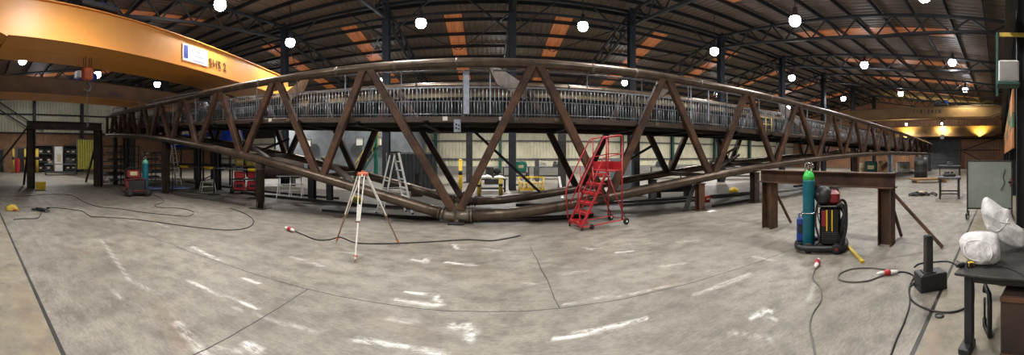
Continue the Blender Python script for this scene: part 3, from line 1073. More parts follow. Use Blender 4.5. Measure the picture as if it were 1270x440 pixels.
# ------------------------------------------------------------------ props that carry the bridge
def prop(kind, px, Y, label, m, w=.24, ztop_=None, base=True):
    x = mapx(px, Y)
    zt = (zbot(x) - .15) if ztop_ is None else ztop_
    t = thing('bridge_support', label, 'support', (x, Y, 0), 0, 'supports under the bridge')
    if kind == 'round':
        MB().lathe([(w / 2, .02), (w / 2, zt - .16), (w / 2 + .02, zt - .15), (w / 2 + .02, zt - .12)], n=18).build('post', m, t)
        MB().cbox((0, 0, .012), (w + .26, w + .26, .025), .008).build('base_plate', 'table_steel', t)
        for a in (0, PI / 2, PI, PI * 1.5):
            c, s = math.cos(a), math.sin(a)
            MB().plate([(c * w / 2, s * w / 2, .02), (c * (w / 2 + .1), s * (w / 2 + .1), .02), (c * w / 2, s * w / 2, .22)], .015).build('stiffener', 'plate_bright', t)
        MB().cbox((0, 0, zt - .07), (w * .9, w * .9, .14), .02).build('saddle', m, t)
    else:
        MB().ibeam((0, 0, .02), (0, 0, zt - .02), w, w, .02, .014, up=(0, 1, 0)).build('post', m, t)
        MB().cbox((0, 0, .012), (w + .14, w + .14, .025), .008).build('base_plate', m, t)
        MB().cbox((0, 0, zt - .01), (w + .06, w + .06, .03), .008).build('cap_plate', m, t)
    return t


prop('round', 323, BF, 'short rusty round post with a wide base plate under the left lower tube', 'rust_dark', .27)
prop('i', 387, BB, 'tall blue-grey post under the bridge, right of the red two-tier trolley', 'column_paint', .24)
prop('i', 409, BB + .1, 'slim black post under the rear truss next to the blue-grey post', 'black_paint', .2, zbot(-5) - .2)
pr = prop('i', 868, BF, 'rusty post with a leaning steel plate under the right lower tube', 'rust', .22)
MB().plate([(-.62, .05, .02), (-.42, .05, .02), (-.12, .05, .75), (-.2, .05, .82)], .03).build('leaning_plate', 'table_steel', pr)
prop('i', 936, BF, 'rusty post under the right lower tube, half hidden by the right trestle leg', 'rust_dark', .24)
prop('i', 809, BB, 'grey post under the rear truss, right of the red steps', 'bench_grey', .24)
prop('i', 1012, BF + .1, 'dark post under the bridge seen above the right trestle beam', 'table_steel', .22)
prop('i', 1062, BF, 'rust brown stub post under the bridge at the right end of the trestle beam', 'rust', .26)
prop('i', 1104, BF, 'pale blue-grey post under the right end of the bridge', 'galv_plate', .3)
prop('i', 1137, BF, 'slim pale post under the bridge, second from its right end', 'galv_plate', .3)
prop('i', 1153, BF, 'outermost pale post carrying the right end of the bridge', 'galv_plate', .34)
prop('i', 206, BF + .2, 'dark steel post under the left part of the bridge beside the white stepladder', 'rust_dark', .26)
prop('i', 246, BB, 'dark post under the rear truss behind the small white hop-up', 'table_steel', .24)
prop('i', 270, BB + .2, 'leaning-looking dark post between the hop-up and the red two-tier trolley', 'black_paint', .26)
prop('i', 158, BF + .1, 'dark thin post under the left end of the bridge behind the left welding set', 'table_steel', .2)
prop('i', 143, BF, 'outermost dark post carrying the left end of the bridge', 'table_steel', .2)
jk = thing('jack_block', 'steel jack block under the lowest joint of the bridge', 'support', (XK, BF, 0))
MB().cbox((0, 0, .03), (.4, .44, .06), .01).build('base_plate', 'table_steel', jk)
MB().cbox((0, 0, (ZK - .25) / 2 + .02), (.2, .22, max(.04, ZK - .29)), .01).build('block', 'rust_dark', jk)


# ------------------------------------------------------------------ beam trestles
def trestle(X, Ya, Yb, ztop_, beam, legs, m, label, braces):
    t = thing('beam_trestle', label, 'trestle', (X, 0, 0), 0)
    w, h = beam
    MB().ibeam((0, Ya, ztop_ - h / 2), (0, Yb, ztop_ - h / 2), w, h, .022, .016).build('beam', m, t)
    for y in legs:
        l = MB().ibeam((0, y, .0), (0, y, ztop_ - h), w, w * .95, .02, .014, up=(0, 1, 0)).build('leg', m, t)
        MB().box((0, y, ztop_ - h + .006), (w + .04, w + .04, .018)).build('cap_plate', m, l)
    for a, b, bw in braces:
        MB().bar(a, b, bw, bw * .75).build('brace', m, t)
    return t


trestle(5.76, 1.93, 5.2, 1.345, (.27, .285), (2.1, 4.92), 'rust', 'low rust-brown beam trestle behind the green-shouldered gas cylinder',
        [((0, 1.95, .95), (.02, 1.04, .02), .07), ((.1, 4.85, .85), (.72, 4.86, .02), .06), ((.1, 2.05, .8), (.66, 2.02, .02), .06)])
trestle(-16.88, 2.7, 6.9, 3.5, (.4, .42), (2.92, 6.68), 'rust_dark', 'tall rust-brown steel portal frame with splayed braces at far left',
        [((0, 2.8, 3.25), (0, .25, .02), .13), ((-.15, 2.9, 2.9), (-2.0, 2.85, .02), .13), ((-.15, 6.7, 2.6), (-2.9, 7.0, .02), .13)])


# ------------------------------------------------------------------ red mobile safety steps
def safety_steps():
    c = floor(741, 279.5)
    t = thing('safety_steps', 'tall red wheeled safety steps with handrails standing before the bridge', 'steps', c, -ang(741) + math.radians(33))
    W, x0, x1 = .58, -.62, .52
    xp, zp = .06, 1.30
    yl = (-W / 2, W / 2)
    for y in yl:
        MB().bar((x0, y, .06), (xp + .02, y, zp), .03, .055).build('stringer', 'red_paint', t)
        MB().path(smooth_path([(x0 - .02, y, .18), (x0 - .06, y, .62), (x0 - .02, y, .98), (-.12, y, 1.92), (0.0, y, 2.08), (.2, y, 2.12), (x1 - .06, y, 2.16), (x1, y, 2.1), (x1, y, 1.9)], 4), .017, 8).build('handrail', 'red_paint', t)
        MB().path([(x0 + .02, y, .5), (-.02, y, 1.62), (x1, y, 1.72)], .014, 8).build('mid_rail', 'red_paint', t)
        MB().path([(x0 + .36, y, .62), (x0 + .3, y, 1.42)], .014, 8).build('rail_post', 'red_paint', t)
        MB().tube((xp, y, zp), (xp, y, 2.08), .016).build('rail_post', 'red_paint', t)
        MB().tube((x1, y, .12), (x1, y, 1.95), .018).build('rear_post', 'red_paint', t)
        MB().tube((xp, y, zp), (x1 + .1, y, .14), .013).build('rear_strut', 'red_paint', t)
    for k in range(6):
        f = (k + .6) / 6
        xx, zz = x0 + (xp - x0) * f + .01, .02 + zp * f - .02
        mb = MB().cbox((xx + .04, 0, zz + .02), (.22, W - .03, .028), .008)
        mb.box((xx - .06, 0, zz - .005), (.012, W - .03, .05))
        for j in range(6):
            mb.box((xx - .03 + j * .03, 0, zz + .037), (.008, W - .07, .006))
        mb.build('tread', 'red_tread', t)
    MB().cbox(((xp + x1) / 2, 0, zp + .01), (x1 - xp, W, .035), .01).build('platform', 'red_tread', t)
    MB().box((x1 - .005, 0, zp + .13), (.014, W, .2)).box(((xp + x1) / 2, yl[1], zp + .13), (x1 - xp, .012, .2)).build('toe_board', 'red_paint', t)
    MB().path([(x1, yl[0], 2.15), (x1, yl[1], 2.15)], .016).build('end_rail', 'red_paint', t)
    MB().path([(x1, yl[0], 1.72), (x1, yl[1], 1.72)], .014).build('end_rail', 'red_paint', t)
    MB().path([(x0, yl[0], .07), (x1 + .08, yl[0], .13), (x1 + .08, yl[1], .13), (x0, yl[1], .07)], .016, 8, True).build('base_frame', 'red_paint', t)
    for y in yl:
        w = MB().lathe([(.03, -.028), (.075, -.026), (.085, -.012), (.085, .012), (.075, .026), (.03, .028)], (x1 + .1, y * 1.12, .086), 18, ax((0, 1, 0))).build('wheel', 'black_rubber', t)
        MB().tube((x1 + .1, y * 1.0, .086), (x1 + .1, y * 1.24, .086), .022).build('hub', 'alu', w)
        w = MB().lathe([(.02, -.02), (.055, -.018), (.06, 0), (.055, .018), (.02, .02)], (x0 + .28, y, .061), 16, ax((0, 1, 0))).build('castor', 'black_rubber', t)
        MB().tube((x0 + .02, y, .0), (x0 + .02, y, .09), .022).build('foot', 'black_rubber', t)


safety_steps()


# ------------------------------------------------------------------ survey tripod
def tripod():
    head = Vector((-2.16, 5.36, 1.34))
    feet = [floor(440, 325.5), floor(416.5, 301), floor(496, 304)]
    t = thing('survey_tripod', 'tall pale survey tripod with orange head alone on the open floor', 'tripod', (head.x, head.y, 0))
    o = Vector((head.x, head.y, 0))
    h = head - o
    MB().lathe([(.085, -.035), (.1, -.03), (.1, .01), (.085, .03), (.05, .035)], h, 20).lathe([(.03, .03), (.03, .055), (.02, .06)], h, 12).build('head', 'terracotta', t)
    for f in feet:
        fl = f - o
        d = (fl - h).normalized()
        s = d.cross(Vector((0, 0, 1))).normalized()
        hip = h + Vector((fl.x, fl.y, 0)).normalized() * .075 - Vector((0, 0, .02))
        knee = hip + (fl - hip) * .56
        lg = MB()
        for k in (-1, 1):
            lg.bar(hip + s * k * .045, knee + s * k * .022, .018, .022)
        lg.box(hip, (.05, .05, .05))
        leg = lg.build('leg', 'white_paint', t)
        MB().bar(hip + (fl - hip) * .36, fl - d * .05, .026, .024).build('lower_leg', 'white_paint' if f is feet[0] else 'tripod_wood', leg)
        MB().cbox(knee, (.062, .04, .036), .01).tube(knee + s * .03, knee + s * .055, .01).build('clamp', 'tripod_wood', leg)
        MB().tube(fl - d * .11, fl, .018, .004, 8).box(fl - d * .1, (.05, .03, .02)).build('spike', 'terracotta', leg)


tripod()


# ------------------------------------------------------------------ stepladders and small steps
def stepladder(c, rz, H, spread, W, label, m='alu', n=6):
    """A-frame, opening along local x; treads on the +x side"""
    t = thing('stepladder', label, 'ladder', c, rz)
    for s in (-1, 1):
        MB().bar((spread / 2, s * W / 2, 0), (.06, s * W * .36, H), .028, .06).build('stile', m, t)
        MB().bar((-spread / 2, s * W / 2, 0), (-.06, s * W * .36, H - .06), .025, .045).build('rear_leg', m, t)
        for x in (spread / 2, -spread / 2):
            MB().cbox((x, s * W / 2, .025), (.07, .045, .05), .01).build('foot', 'black_rubber', t)
        MB().bar((spread * .3, s * W * .45, H * .42), (-spread * .3, s * W * .45, H * .42), .012, .02).build('spreader', m, t)
    for k in range(1, n + 1):
        f = k / (n + 1)
        x = spread / 2 + (.06 - spread / 2) * f
        w = W + (W * .72 - W) * f
        MB().cbox((x - .01, 0, H * f), (.09, w, .03), .006).build('tread', m, t)
    for f in (.12, .55):
        MB().bar((-spread / 2 + (spread / 2 - .06) * f, -W * .5 * (1 - .28 * f), H * f), (-spread / 2 + (spread / 2 - .06) * f, W * .5 * (1 - .28 * f), H * f), .02, .03).build('rear_brace', m, t)
    MB().cbox((0, 0, H + .01), (.26, W * .78, .04), .01).build('top_cap', 'black_paint', t)
    return t


stepladder(floor(489, 265.5), -ang(489) + math.radians(22), 1.76, .92, .5, 'aluminium stepladder with black top cap, open inside the bridge behind the tripod')
stepladder(floor(213, 230), -ang(213) + math.radians(30), 2.35, 1.0, .5, 'white stepladder open under the left half of the bridge near the left welding set', 'white_paint', 8)
hp = thing('hop_up', 'small white hop-up step bench on the floor under the left half of the bridge', 'step', floor(257.5, 236.5), -ang(257) + .35)
MB().cbox((0, 0, .44), (.62, .3, .03), .008).build('top', 'white_paint', hp)
for sx in (-1, 1):
    for sy in (-1, 1):
        MB().bar((sx * .36, sy * .17, 0), (sx * .29, sy * .13, .43), .03, .03).build('leg', 'white_paint', hp)
    MB().bar((sx * .33, -.15, .2), (sx * .33, .15, .2), .02, .02).build('brace', 'white_paint', hp)
MB().cbox((0, -.2, .22), (.6, .13, .025), .006).build('lower_step', 'white_paint', hp)
ps = thing('platform_steps', 'grey folding platform trestle standing between the round rusty post and the blue-grey post', 'step', floor(360, 244.5), -ang(360) + .15)
for sx in (-.5, 0, .5):
    for sy in (-1, 1):
        MB().bar((sx + .1 * sy, sy * .3, 0), (sx * .9, sy * .1, .82), .03, .04).build('leg', 'alu', ps)
MB().cbox((0, 0, .84), (1.15, .3, .04), .01).build('top', 'bench_grey', ps)
for z in (.3, .55):
    MB().bar((-.5, -.22, z), (.5, -.22, z), .025, .03).build('rung', 'alu', ps)


# ------------------------------------------------------------------ gas cylinders and welding sets
def gas_cylinder(c, H, r, body, shoulder, label):
    t = thing('gas_cylinder', label, 'gas cylinder', c)
    MB().lathe([(r * .82, 0), (r, .03), (r, H * .85), (r * .99, H * .87)], n=24).build('body', body, t)
    MB().lathe([(r * .99, H * .87), (r * .92, H * .925), (r * .7, H * .965), (r * .38, H * .99), (r * .3, H)], n=24).build('shoulder', shoulder, t)
    v = MB().lathe([(r * .28, H), (r * .28, H + .04), (.02, H + .05), (.018, H + .11)], n=14).tube((0, 0, H + .06), (.06, -.02, H + .06), .014).build('valve', 'brass', t)
    MB().lathe([(.012, H + .1), (.034, H + .11), (.034, H + .13), (.012, H + .14)], n=12).build('hand_wheel', 'black_paint', v)
    MB().lathe([(.02, -.015), (.032, -.012), (.032, .012), (.02, .015)], (.085, -.03, H + .075), 14, ax((.2, -1, 0))).tube((.06, -.02, H + .06), (.13, -.03, H + .04), .01).build('regulator', 'chrome', v)
    for k in range(4):
        a = k * PI / 2 + .4
        MB().tube((r * .62 * math.cos(a), r * .62 * math.sin(a), H * .97), (r * .55 * math.cos(a), r * .55 * math.sin(a), H + .12), .008, n=6).build('guard_bar', 'chrome', t)
    MB().path([(r * .58 * math.cos(q), r * .58 * math.sin(q), H + .12) for q in [2 * PI * i / 16 for i in range(16)]], .009, 6, True).build('guard_ring', 'chrome', t)
    return t


def welding_right():
    c = floor(1003, 309.5)
    rz = -ang(1003) - .12
    M = Matrix.Rotation(rz, 3, 'Z')
    t = thing('welding_set', 'black welding machine with a red and black wire feeder before the low trestle', 'welding machine', c, rz)
    # boat-shaped trolley base
    mb = MB()
    ring = [(-.2, -.06), (-.14, -.2), (.1, -.24), (.5, -.2), (.64, -.06), (.64, .34), (.5, .44), (.05, .44), (-.16, .3), (-.22, .1)]
    mb.path(smooth_path([(x, y, .09) for x, y in ring] + [(ring[0][0], ring[0][1], .09)], 4), .05, 8)
    mb.plate([(-.16, -.05, .05), (.1, -.17, .05), (.5, -.15, .05), (.58, .0, .05), (.58, .3, .05), (.05, .36, .05), (-.14, .26, .05)], .03)
    mb.build('trolley_base', 'black_paint', t)
    body = MB().cbox((.38, .12, .44), (.36, .46, .66), .035).build('machine_body', 'black_glossy', t)
    fr = MB().cbox((.29, -.125, .58), (.1, .02, .28), .01).build('front_panel', 'machine_red', body)
    for x in (.33, .42):
        MB().box((x, -.14, .55), (.022, .012, .36)).build('yellow_stripe', 'yellow_paint', body)
    lv = MB()
    for k in range(6):
        lv.box((.38, -.115, .16 + k * .035), (.28, .02, .015))
    lv.build('louvres', 'table_steel', body)
    MB().cbox((.38, .12, .785), (.42, .5, .03), .01).build('top_tray', 'table_steel', t)
    # wire feeder with a round spool cover
    fd = MB().cbox((.44, .1, .93), (.22, .36, .24), .05).build('wire_feeder', 'machine_red', t)
    MB().lathe([(.02, -.12), (.12, -.11), (.165, -.06), (.175, 0), (.165, .06), (.12, .11), (.04, .13)], (.26, .02, .96), 22, ax((-.75, -.6, .12))).build('spool_cover', 'black_paint', fd)
    MB().lathe([(.01, 0), (.05, .0), (.045, .015), (.01, .02)], (.165, -.055, .975), 14, ax((-.75, -.6, .12))).build('spool_hub', 'table_steel', fd)
    MB().path(smooth_path([(.36, .1, 1.05), (.38, .1, 1.1), (.48, .1, 1.1), (.52, .1, 1.03)], 4), .014, 8).build('handle', 'black_paint', fd)
    for y in (-.16, .4):
        MB().path(smooth_path([(.5, y, .8), (.6, y, .83), (.66, y, .72), (.66, y, .42), (.6, y, .2), (.56, y, .1)], 5), .026, 8).build('push_bar', 'black_rubber', t)
    MB().tube((.66, -.16, .6), (.66, .4, .6), .02).build('cross_bar', 'black_rubber', t)
    for r0, z0 in ((.2, .5), (.23, .44), (.17, .55)):
        MB().path([(.55 + .03 * math.sin(q * 3) + .05, .12 + r0 * math.cos(q), z0 + r0 * 1.2 * math.sin(q)) for q in [2 * PI * i / 24 for i in range(24)]], .018, 7, True).build('hose_coil', 'black_rubber', t)
    MB().path(smooth_path([(.28, .0, .9), (.16, -.06, .82), (.13, -.1, .5), (.2, -.16, .2), (.12, -.2, .14)], 5), .02, 8).build('torch_hose', 'black_rubber', t)
    MB().path(smooth_path([(.12, .0, 1.2), (.16, .06, 1.0), (.15, .1, .6), (.25, .1, .3)], 5), .01, 6).build('gas_hose', 'cable_black', t)
    MB().tube((-.12, .0, .66), (.2, -.1, .66), .012).tube((-.12, 0.12, .66), (-.12, -.12, .66), .01).path(smooth_path([(-.12, -.1, .66), (0, -.125, .66), (.12, -.1, .66)], 4), .01, 6).build('cylinder_clamp', 'chrome', t)
    for p in ((.5, -.24), (.02, -.22)):
        w = MB().lathe([(.03, -.03), (.08, -.028), (.09, -.012), (.09, .012), (.08, .028), (.03, .03)], (p[0], p[1], .09), 18, ax((0, 1, 0))).build('wheel', 'black_rubber', t)
        MB().tube((p[0], p[1] - .035, .09), (p[0], p[1] + .035, .09), .03).build('hub', 'machine_red', w)
    for p in ((.5, .44), (.0, .42)):
        MB().lathe([(.03, -.03), (.08, -.028), (.09, 0), (.08, .028), (.03, .03)], (p[0], p[1], .09), 18, ax((0, 1, 0))).build('wheel', 'black_rubber', t)
    # the cylinder and the blue unit stand on the trolley
    cw = c + M @ Vector((0, 0, 0))
    cw.z = .065
    gas_cylinder(cw, 1.345, .108, 'cylinder_teal', 'cylinder_green', 'tall teal gas cylinder with a bright green shoulder on the right welding trolley')
    bw = c + M @ Vector((-.16, .13, .066))
    bl = thing('coolant_unit', 'small blue upright coolant unit beside the teal cylinder with the green shoulder', 'machine', bw, rz)
    MB().cbox((0, 0, .27), (.13, .2, .42), .02).build('case', 'blue_paint', bl)
    MB().cbox((-.01, -.02, .03), (.15, .2, .06), .015).build('foot', 'black_paint', bl)
    MB().path(smooth_path([(-.03, 0, .47), (-.03, 0, .54), (.03, 0, .54), (.03, 0, .47)], 4), .012, 6).build('handle', 'blue_paint', bl)
    MB().box((0, -.105, .3), (.08, .01, .16)).build('grille', 'black_paint', bl)


welding_right()


def welding_left():
    c = floor(170, 243.5)
    rz = -ang(170) + .1
    M = Matrix.Rotation(rz, 3, 'Z')
    t = thing('welding_set', 'dark welding machine with a red box on top, under the left bridge end', 'welding machine', c, rz)
    MB().cbox((-.02, .25, .17), (1.1, .7, .07), .02).build('trolley_base', 'black_paint', t)
    b = MB().cbox((-.05, .2, .46), (.82, .5, .52), .05).build('machine_body', 'black_paint', t)
    lv = MB()
    for k in range(7):
        lv.box((-.0, -.06, .26 + k * .05), (.6, .02, .018))
    lv.build('louvres', 'table_steel', b)
    MB().path([(-.5, -.08, .24), (-.5, -.08, .7), (.36, -.08, .74), (.36, -.08, .24)], .022, 8, True).build('front_frame', 'machine_red', t)
    MB().cbox((-.42, -.07, .5), (.1, .03, .3), .01).build('side_panel', 'machine_red', b)
    tb = MB().cbox((-.14, .2, .92), (.56, .4, .32), .04).build('wire_feeder', 'machine_red', t)
    MB().cbox((-.14, -.01, .95), (.3, .02, .16), .008).build('control_panel', 'cream_item', tb)
    MB().path(smooth_path([(-.3, .2, 1.07), (-.28, .2, 1.16), (0, .2, 1.16), (.02, .2, 1.07)], 4), .016, 8).build('handle', 'black_paint', tb)
    MB().path(smooth_path([(-.52, .1, .7), (-.72, .05, .74), (-.78, .05, .5), (-.66, .05, .26), (-.5, .05, .2)], 5), .026, 8).build('push_bar', 'black_paint', t)
    for x in (-.3, .44):
        for y in (-.08, .5):
            w = MB().lathe([(.04, -.045), (.14, -.04), (.16, -.015), (.16, .015), (.14, .04), (.04, .045)], (x, y, .16), 18, ax((0, 1, 0))).build('wheel', 'black_rubber', t)
            MB().tube((x, y - .05, .16), (x, y + .05, .16), .05).build('hub', 'table_steel', w)
    MB().path(smooth_path([(-.14, .1, 1.1), (-.3, .0, 1.2), (-.5, .0, 1.05), (-.55, -.05, .7), (-.45, -.1, .4)], 5), .022, 7).build('torch_hose', 'black_rubber', t)
    cw = c + M @ Vector((.36, .12, .21))
    gas_cylinder(cw, 1.32, .125, 'cylinder_teal', 'cylinder_mint', 'teal gas cylinder with a pale mint shoulder on the left welding set')


welding_left()


# ------------------------------------------------------------------ cables, plugs and small things on the floor
def cable(pix, r, m, label, z=None):
    pts = [floor(x, y, r) for x, y in pix]
    o = MB().path(smooth_path(pts, 7), r, 7).build('cable', m)
    return tag(o, label, 'cable')


def plug(px, py, dirpx, label, s=1.0, along=None):
    p = floor(px, py, .03)
    q = floor(dirpx[0], dirpx[1], .03)
    d = (q - p).normalized()
    rz = math.atan2(d.y, d.x)
    t = thing('cable_plug', label, 'plug', (p.x, p.y, 0), rz)
    a = ax((1, 0, 0))
    MB().lathe([(.014 * s, -.12 * s), (.024 * s, -.1 * s), (.03 * s, -.03 * s), (.036 * s, 0)], (0, 0, .04 * s), 14, a).build('body', 'white_paint', t)
    MB().lathe([(.04 * s, 0), (.042 * s, .02 * s), (.042 * s, .07 * s), (.036 * s, .09 * s)], (0, 0, .042 * s), 14, a).build('collar', 'red_paint', t)
    MB().lathe([(.03 * s, .09 * s), (.026 * s, .15 * s), (.012 * s, .2 * s)], (0, 0, .04 * s), 14, a).build('gland', 'white_paint', t)


cable([(1011, 333), (1008, 345), (1017, 356), (1018, 372), (1008, 388), (1004, 404), (1007, 420), (1012, 445)], .009, 'cable_grey', 'thin grey cable running forward from the right welding set to the bottom edge')
plug(1014, 326, (1010, 336), 'red and white plug lying at the foot of the right welding set', 1.15)
cable([(1111, 338), (1098, 334), (1080, 332), (1058, 333), (1043, 338), (1040, 345), (1052, 349), (1075, 348), (1093, 342), (1100, 339.5)], .012, 'cable_grey', 'grey cable looped on the floor left of the red and white connector')
plug(1104, 338.2, (1090, 339.5), 'red and white cable connector on the floor left of the black block stand', .95)
cable([(1110, 338), (1122, 337), (1133, 342), (1130, 351), (1138, 350), (1128, 356), (1131, 372), (1150, 383), (1172, 387), (1192, 384), (1206, 373), (1207, 355), (1203, 345)], .011, 'cable_black', 'black cable looping round the black block stand towards the table')
cable([(1134, 331), (1140, 327), (1155, 325), (1175, 324), (1186, 328)], .011, 'cable_black', 'short black cable curving behind the black block stand')
cable([(1129, 352), (1128, 362), (1128, 378), (1121, 400), (1112, 420), (1103, 445)], .009, 'cable_black', 'black cable running forward from the block stand to the bottom edge')
cable([(0, 244), (30, 243), (62, 241), (88, 242), (104, 250), (122, 256), (150, 259), (176, 263), (205, 266), (232, 268), (240, 264), (236, 261), (222, 258), (198, 257), (192, 254), (203, 250), (197, 244), (188, 241)], .010, 'cable_black', 'long black cable snaking across the floor to the left welding set')
cable([(58, 257), (75, 258), (92, 260), (103, 262), (112, 268), (128, 269), (160, 271), (200, 276), (245, 282), (280, 285), (304, 283), (314, 277), (312, 270), (300, 263), (285, 258)], .010, 'cable_black', 'black cable making a wide loop on the left floor from the small black tool')
cable([(17, 272), (30, 271), (46, 270.5), (50, 266), (51, 262)], .012, 'cable_black', 'short black lead trailing from the small black tool on the left floor')
cable([(22, 257.5), (32, 256.5), (42, 257)], .008, 'cable_grey', 'short thin grey lead between the yellow bundle and the small black tool')
cable([(362, 285), (374, 290), (392, 297), (408, 297), (420, 294), (428, 296), (442, 301), (470, 302), (505, 301), (545, 299), (580, 297), (612, 298), (645, 292)], .012, 'cable_black', 'black cable lying past the tripod feet below the bridge joint')
plug(358, 284.5, (365, 287), 'small red and white plug on the floor left of the tripod', 1.2)
tl = thing('grinder', 'small black hand grinder lying on the left floor by a cable', 'tool', floor(50, 262), .6)
MB().cbox((0, 0, .06), (.42, .1, .1), .03).build('body', 'black_paint', tl)
MB().lathe([(.03, 0), (.11, .01), (.11, .02), (.03, .03)], (.22, .03, .05), 18, ax((.3, .2, 1))).build('disc', 'table_steel', tl)
MB().tube((.16, .04, .07), (.16, .24, .1), .022).build('side_handle', 'black_rubber', tl)
MB().cbox((-.2, .0, .05), (.12, .26, .05), .015).build('lead_guard', 'black_rubber', tl)
yb = thing('work_gloves', 'crumpled yellow bundle like a glove lying at the left edge of the floor', 'bundle', floor(14, 260.5), 1.0)
mb = MB()
n1, n2 = 14, 9
V = []
for i in range(n2):
    ph = PI * .5 * i / (n2 - 1)
    for k in range(n1):
        a = 2 * PI * k / n1
        w = 1 + .14 * math.sin(3 * a + i) + .08 * math.cos(5 * a)
        V.append((.21 * math.cos(ph) * math.cos(a) * w + .05 * math.sin(ph), .13 * math.cos(ph) * math.sin(a) * w, .17 * math.sin(ph) * (1 + .1 * math.sin(a * 2))))
mb.add(V, [(i * n1 + k, i * n1 + (k + 1) % n1, (i + 1) * n1 + (k + 1) % n1, (i + 1) * n1 + k) for i in range(n2 - 1) for k in range(n1)], True)
mb.build('shell', 'yellow_dull', yb)
MB().path([(.21 * math.cos(q) * (1 + .14 * math.sin(3 * q)), .13 * math.sin(q) * (1 + .14 * math.sin(3 * q)), .02) for q in [2 * PI * i / 20 for i in range(20)]], .018, 6, True).build('rim', 'yellow_dull', yb)
MB().cbox((.16, -.1, .04), (.12, .06, .06), .02).build('lining', 'terracotta', yb)
a, b = floor(1050, 303, .03), floor(1070, 324, .03)
yr = thing('timber_batten', 'yellow batten lying on the floor at the foot of the right welding set', 'batten', ((a.x + b.x) / 2, (a.y + b.y) / 2, 0), math.atan2(b.y - a.y, b.x - a.x))
MB().cbox((0, 0, .022), ((b - a).length, .055, .04), .006).build('batten', 'yellow_dull', yr)
MB().cbox(((b - a).length / 2 - .04, 0, .022), (.08, .058, .043), .006).build('end_wrap', 'yellow_paint', yr)
bsn = thing('plastic_sheet', 'pale blue plastic sheet spread on the floor right of the left welding set', 'sheet', floor(208, 233.5), -ang(208) + .2)
V, n = [], 11
for lv in (0, 1):
    for i in range(n):
        for k in range(n):
            V.append((2.0 * (i / (n - 1) - .5) + .08 * math.sin(k), 1.1 * (k / (n - 1) - .5) + .06 * math.sin(2 * i), .012 + lv * .006 + .03 * (1 + math.sin(i * 1.9 + k * 1.3)) * lv))
g = lambda a, i, k: a * n * n + i * n + k
Fq = [(g(1, i, k), g(1, i + 1, k), g(1, i + 1, k + 1), g(1, i, k + 1)) for i in range(n - 1) for k in range(n - 1)] + [(g(0, i, k), g(0, i, k + 1), g(0, i + 1, k + 1), g(0, i + 1, k)) for i in range(n - 1) for k in range(n - 1)]
ed = [(i, 0) for i in range(n)] + [(n - 1, k) for k in range(1, n)] + [(i, n - 1) for i in range(n - 2, -1, -1)] + [(0, k) for k in range(n - 2, 0, -1)]
Fq += [(g(0, *ed[q]), g(0, *ed[(q + 1) % len(ed)]), g(1, *ed[(q + 1) % len(ed)]), g(1, *ed[q])) for q in range(len(ed))]
mat('plastic_blue', (136, 156, 200), (110, 130, 180), rough=.35)
MB().add(V, Fq, True).build('sheet', 'plastic_blue', bsn)
yx = thing('yellow_bin', 'low yellow bin standing beside the near leg of the tall left portal frame', 'bin', floor(50.5, 234.5), -ang(49))
MB().add([(-.22, -.16, 0), (.22, -.16, 0), (.22, .16, 0), (-.22, .16, 0), (-.27, -.2, .36), (.27, -.2, .36), (.27, .2, .36), (-.27, .2, .36)], [(0, 3, 2, 1), (0, 1, 5, 4), (1, 2, 6, 5), (2, 3, 7, 6), (3, 0, 4, 7), (4, 5, 6, 7)]).build('tub', 'yellow_paint', yx)
MB().path([(-.27, -.2, .36), (.27, -.2, .36), (.27, .2, .36), (-.27, .2, .36)], .018, 6, True).build('rim', 'yellow_paint', yx)


# steel block with an upright box section
bs = thing('block_stand', 'black steel block with an upright square tube standing on the floor left of the table', 'stand', floor(1154, 357), -ang(1154) + math.radians(24))
MB().cbox((0, 0, .105), (.36, .24, .21), .012).build('block', 'black_paint', bs)
MB().bar((-.03, 0, .2), (-.03, 0, .66), .1, .1).build('tube', 'table_steel', bs)
MB().box((-.03, 0, .655), (.08, .08, .02)).build('tube_mouth', 'black_rubber', bs)
MB().cbox((-.03, 0, .216), (.16, .16, .014), .004).build('weld_plate', 'table_steel', bs)
bp_ = thing('steel_flange', 'steel ring lying on the old concrete in front of the table leg', 'ring', floor(1165, 392))
MB().path([(.04 * math.cos(q), .04 * math.sin(q), .008) for q in [2 * PI * i / 18 for i in range(18)]], .01, 8, True).build('ring', 'table_steel', bp_)
MB().lathe([(.03, .002), (.034, .004), (.03, .006)], n=14).build('plug_disc', 'bench_grey', bp_)


# ------------------------------------------------------------------ steel table at the right with two white sacks
TZ = .68
tb = thing('steel_table', 'dark steel work table at the right edge carrying two white sacks', 'table', (2.72, .36, 0), math.radians(-12))
# local: x away along the hall, y towards the camera wall (negative)
MB().cbox((.85, -.6, TZ - .0125), (1.75, 1.25, .025), .006).build('tabletop', 'table_steel', tb)
for x, y in ((.1, -.07), (1.62, -.07), (.1, -1.14), (1.62, -1.14)):
    lg = MB().bar((x, y, .02), (x, y, TZ - .025), .075, .075).build('leg', 'black_paint', tb)
    MB().cbox((x - .03, y + .01, .03), (.2, .1, .06), .01).build('foot', 'black_paint', lg)
for y in (-.07, -1.14):
    MB().bar((.1, y, TZ - .07), (1.62, y, TZ - .07), .05, .07).build('apron', 'black_paint', tb)
for x in (.1, 1.62):
    MB().bar((x, -.07, TZ - .07), (x, -1.14, TZ - .07), .05, .07).build('apron', 'black_paint', tb)


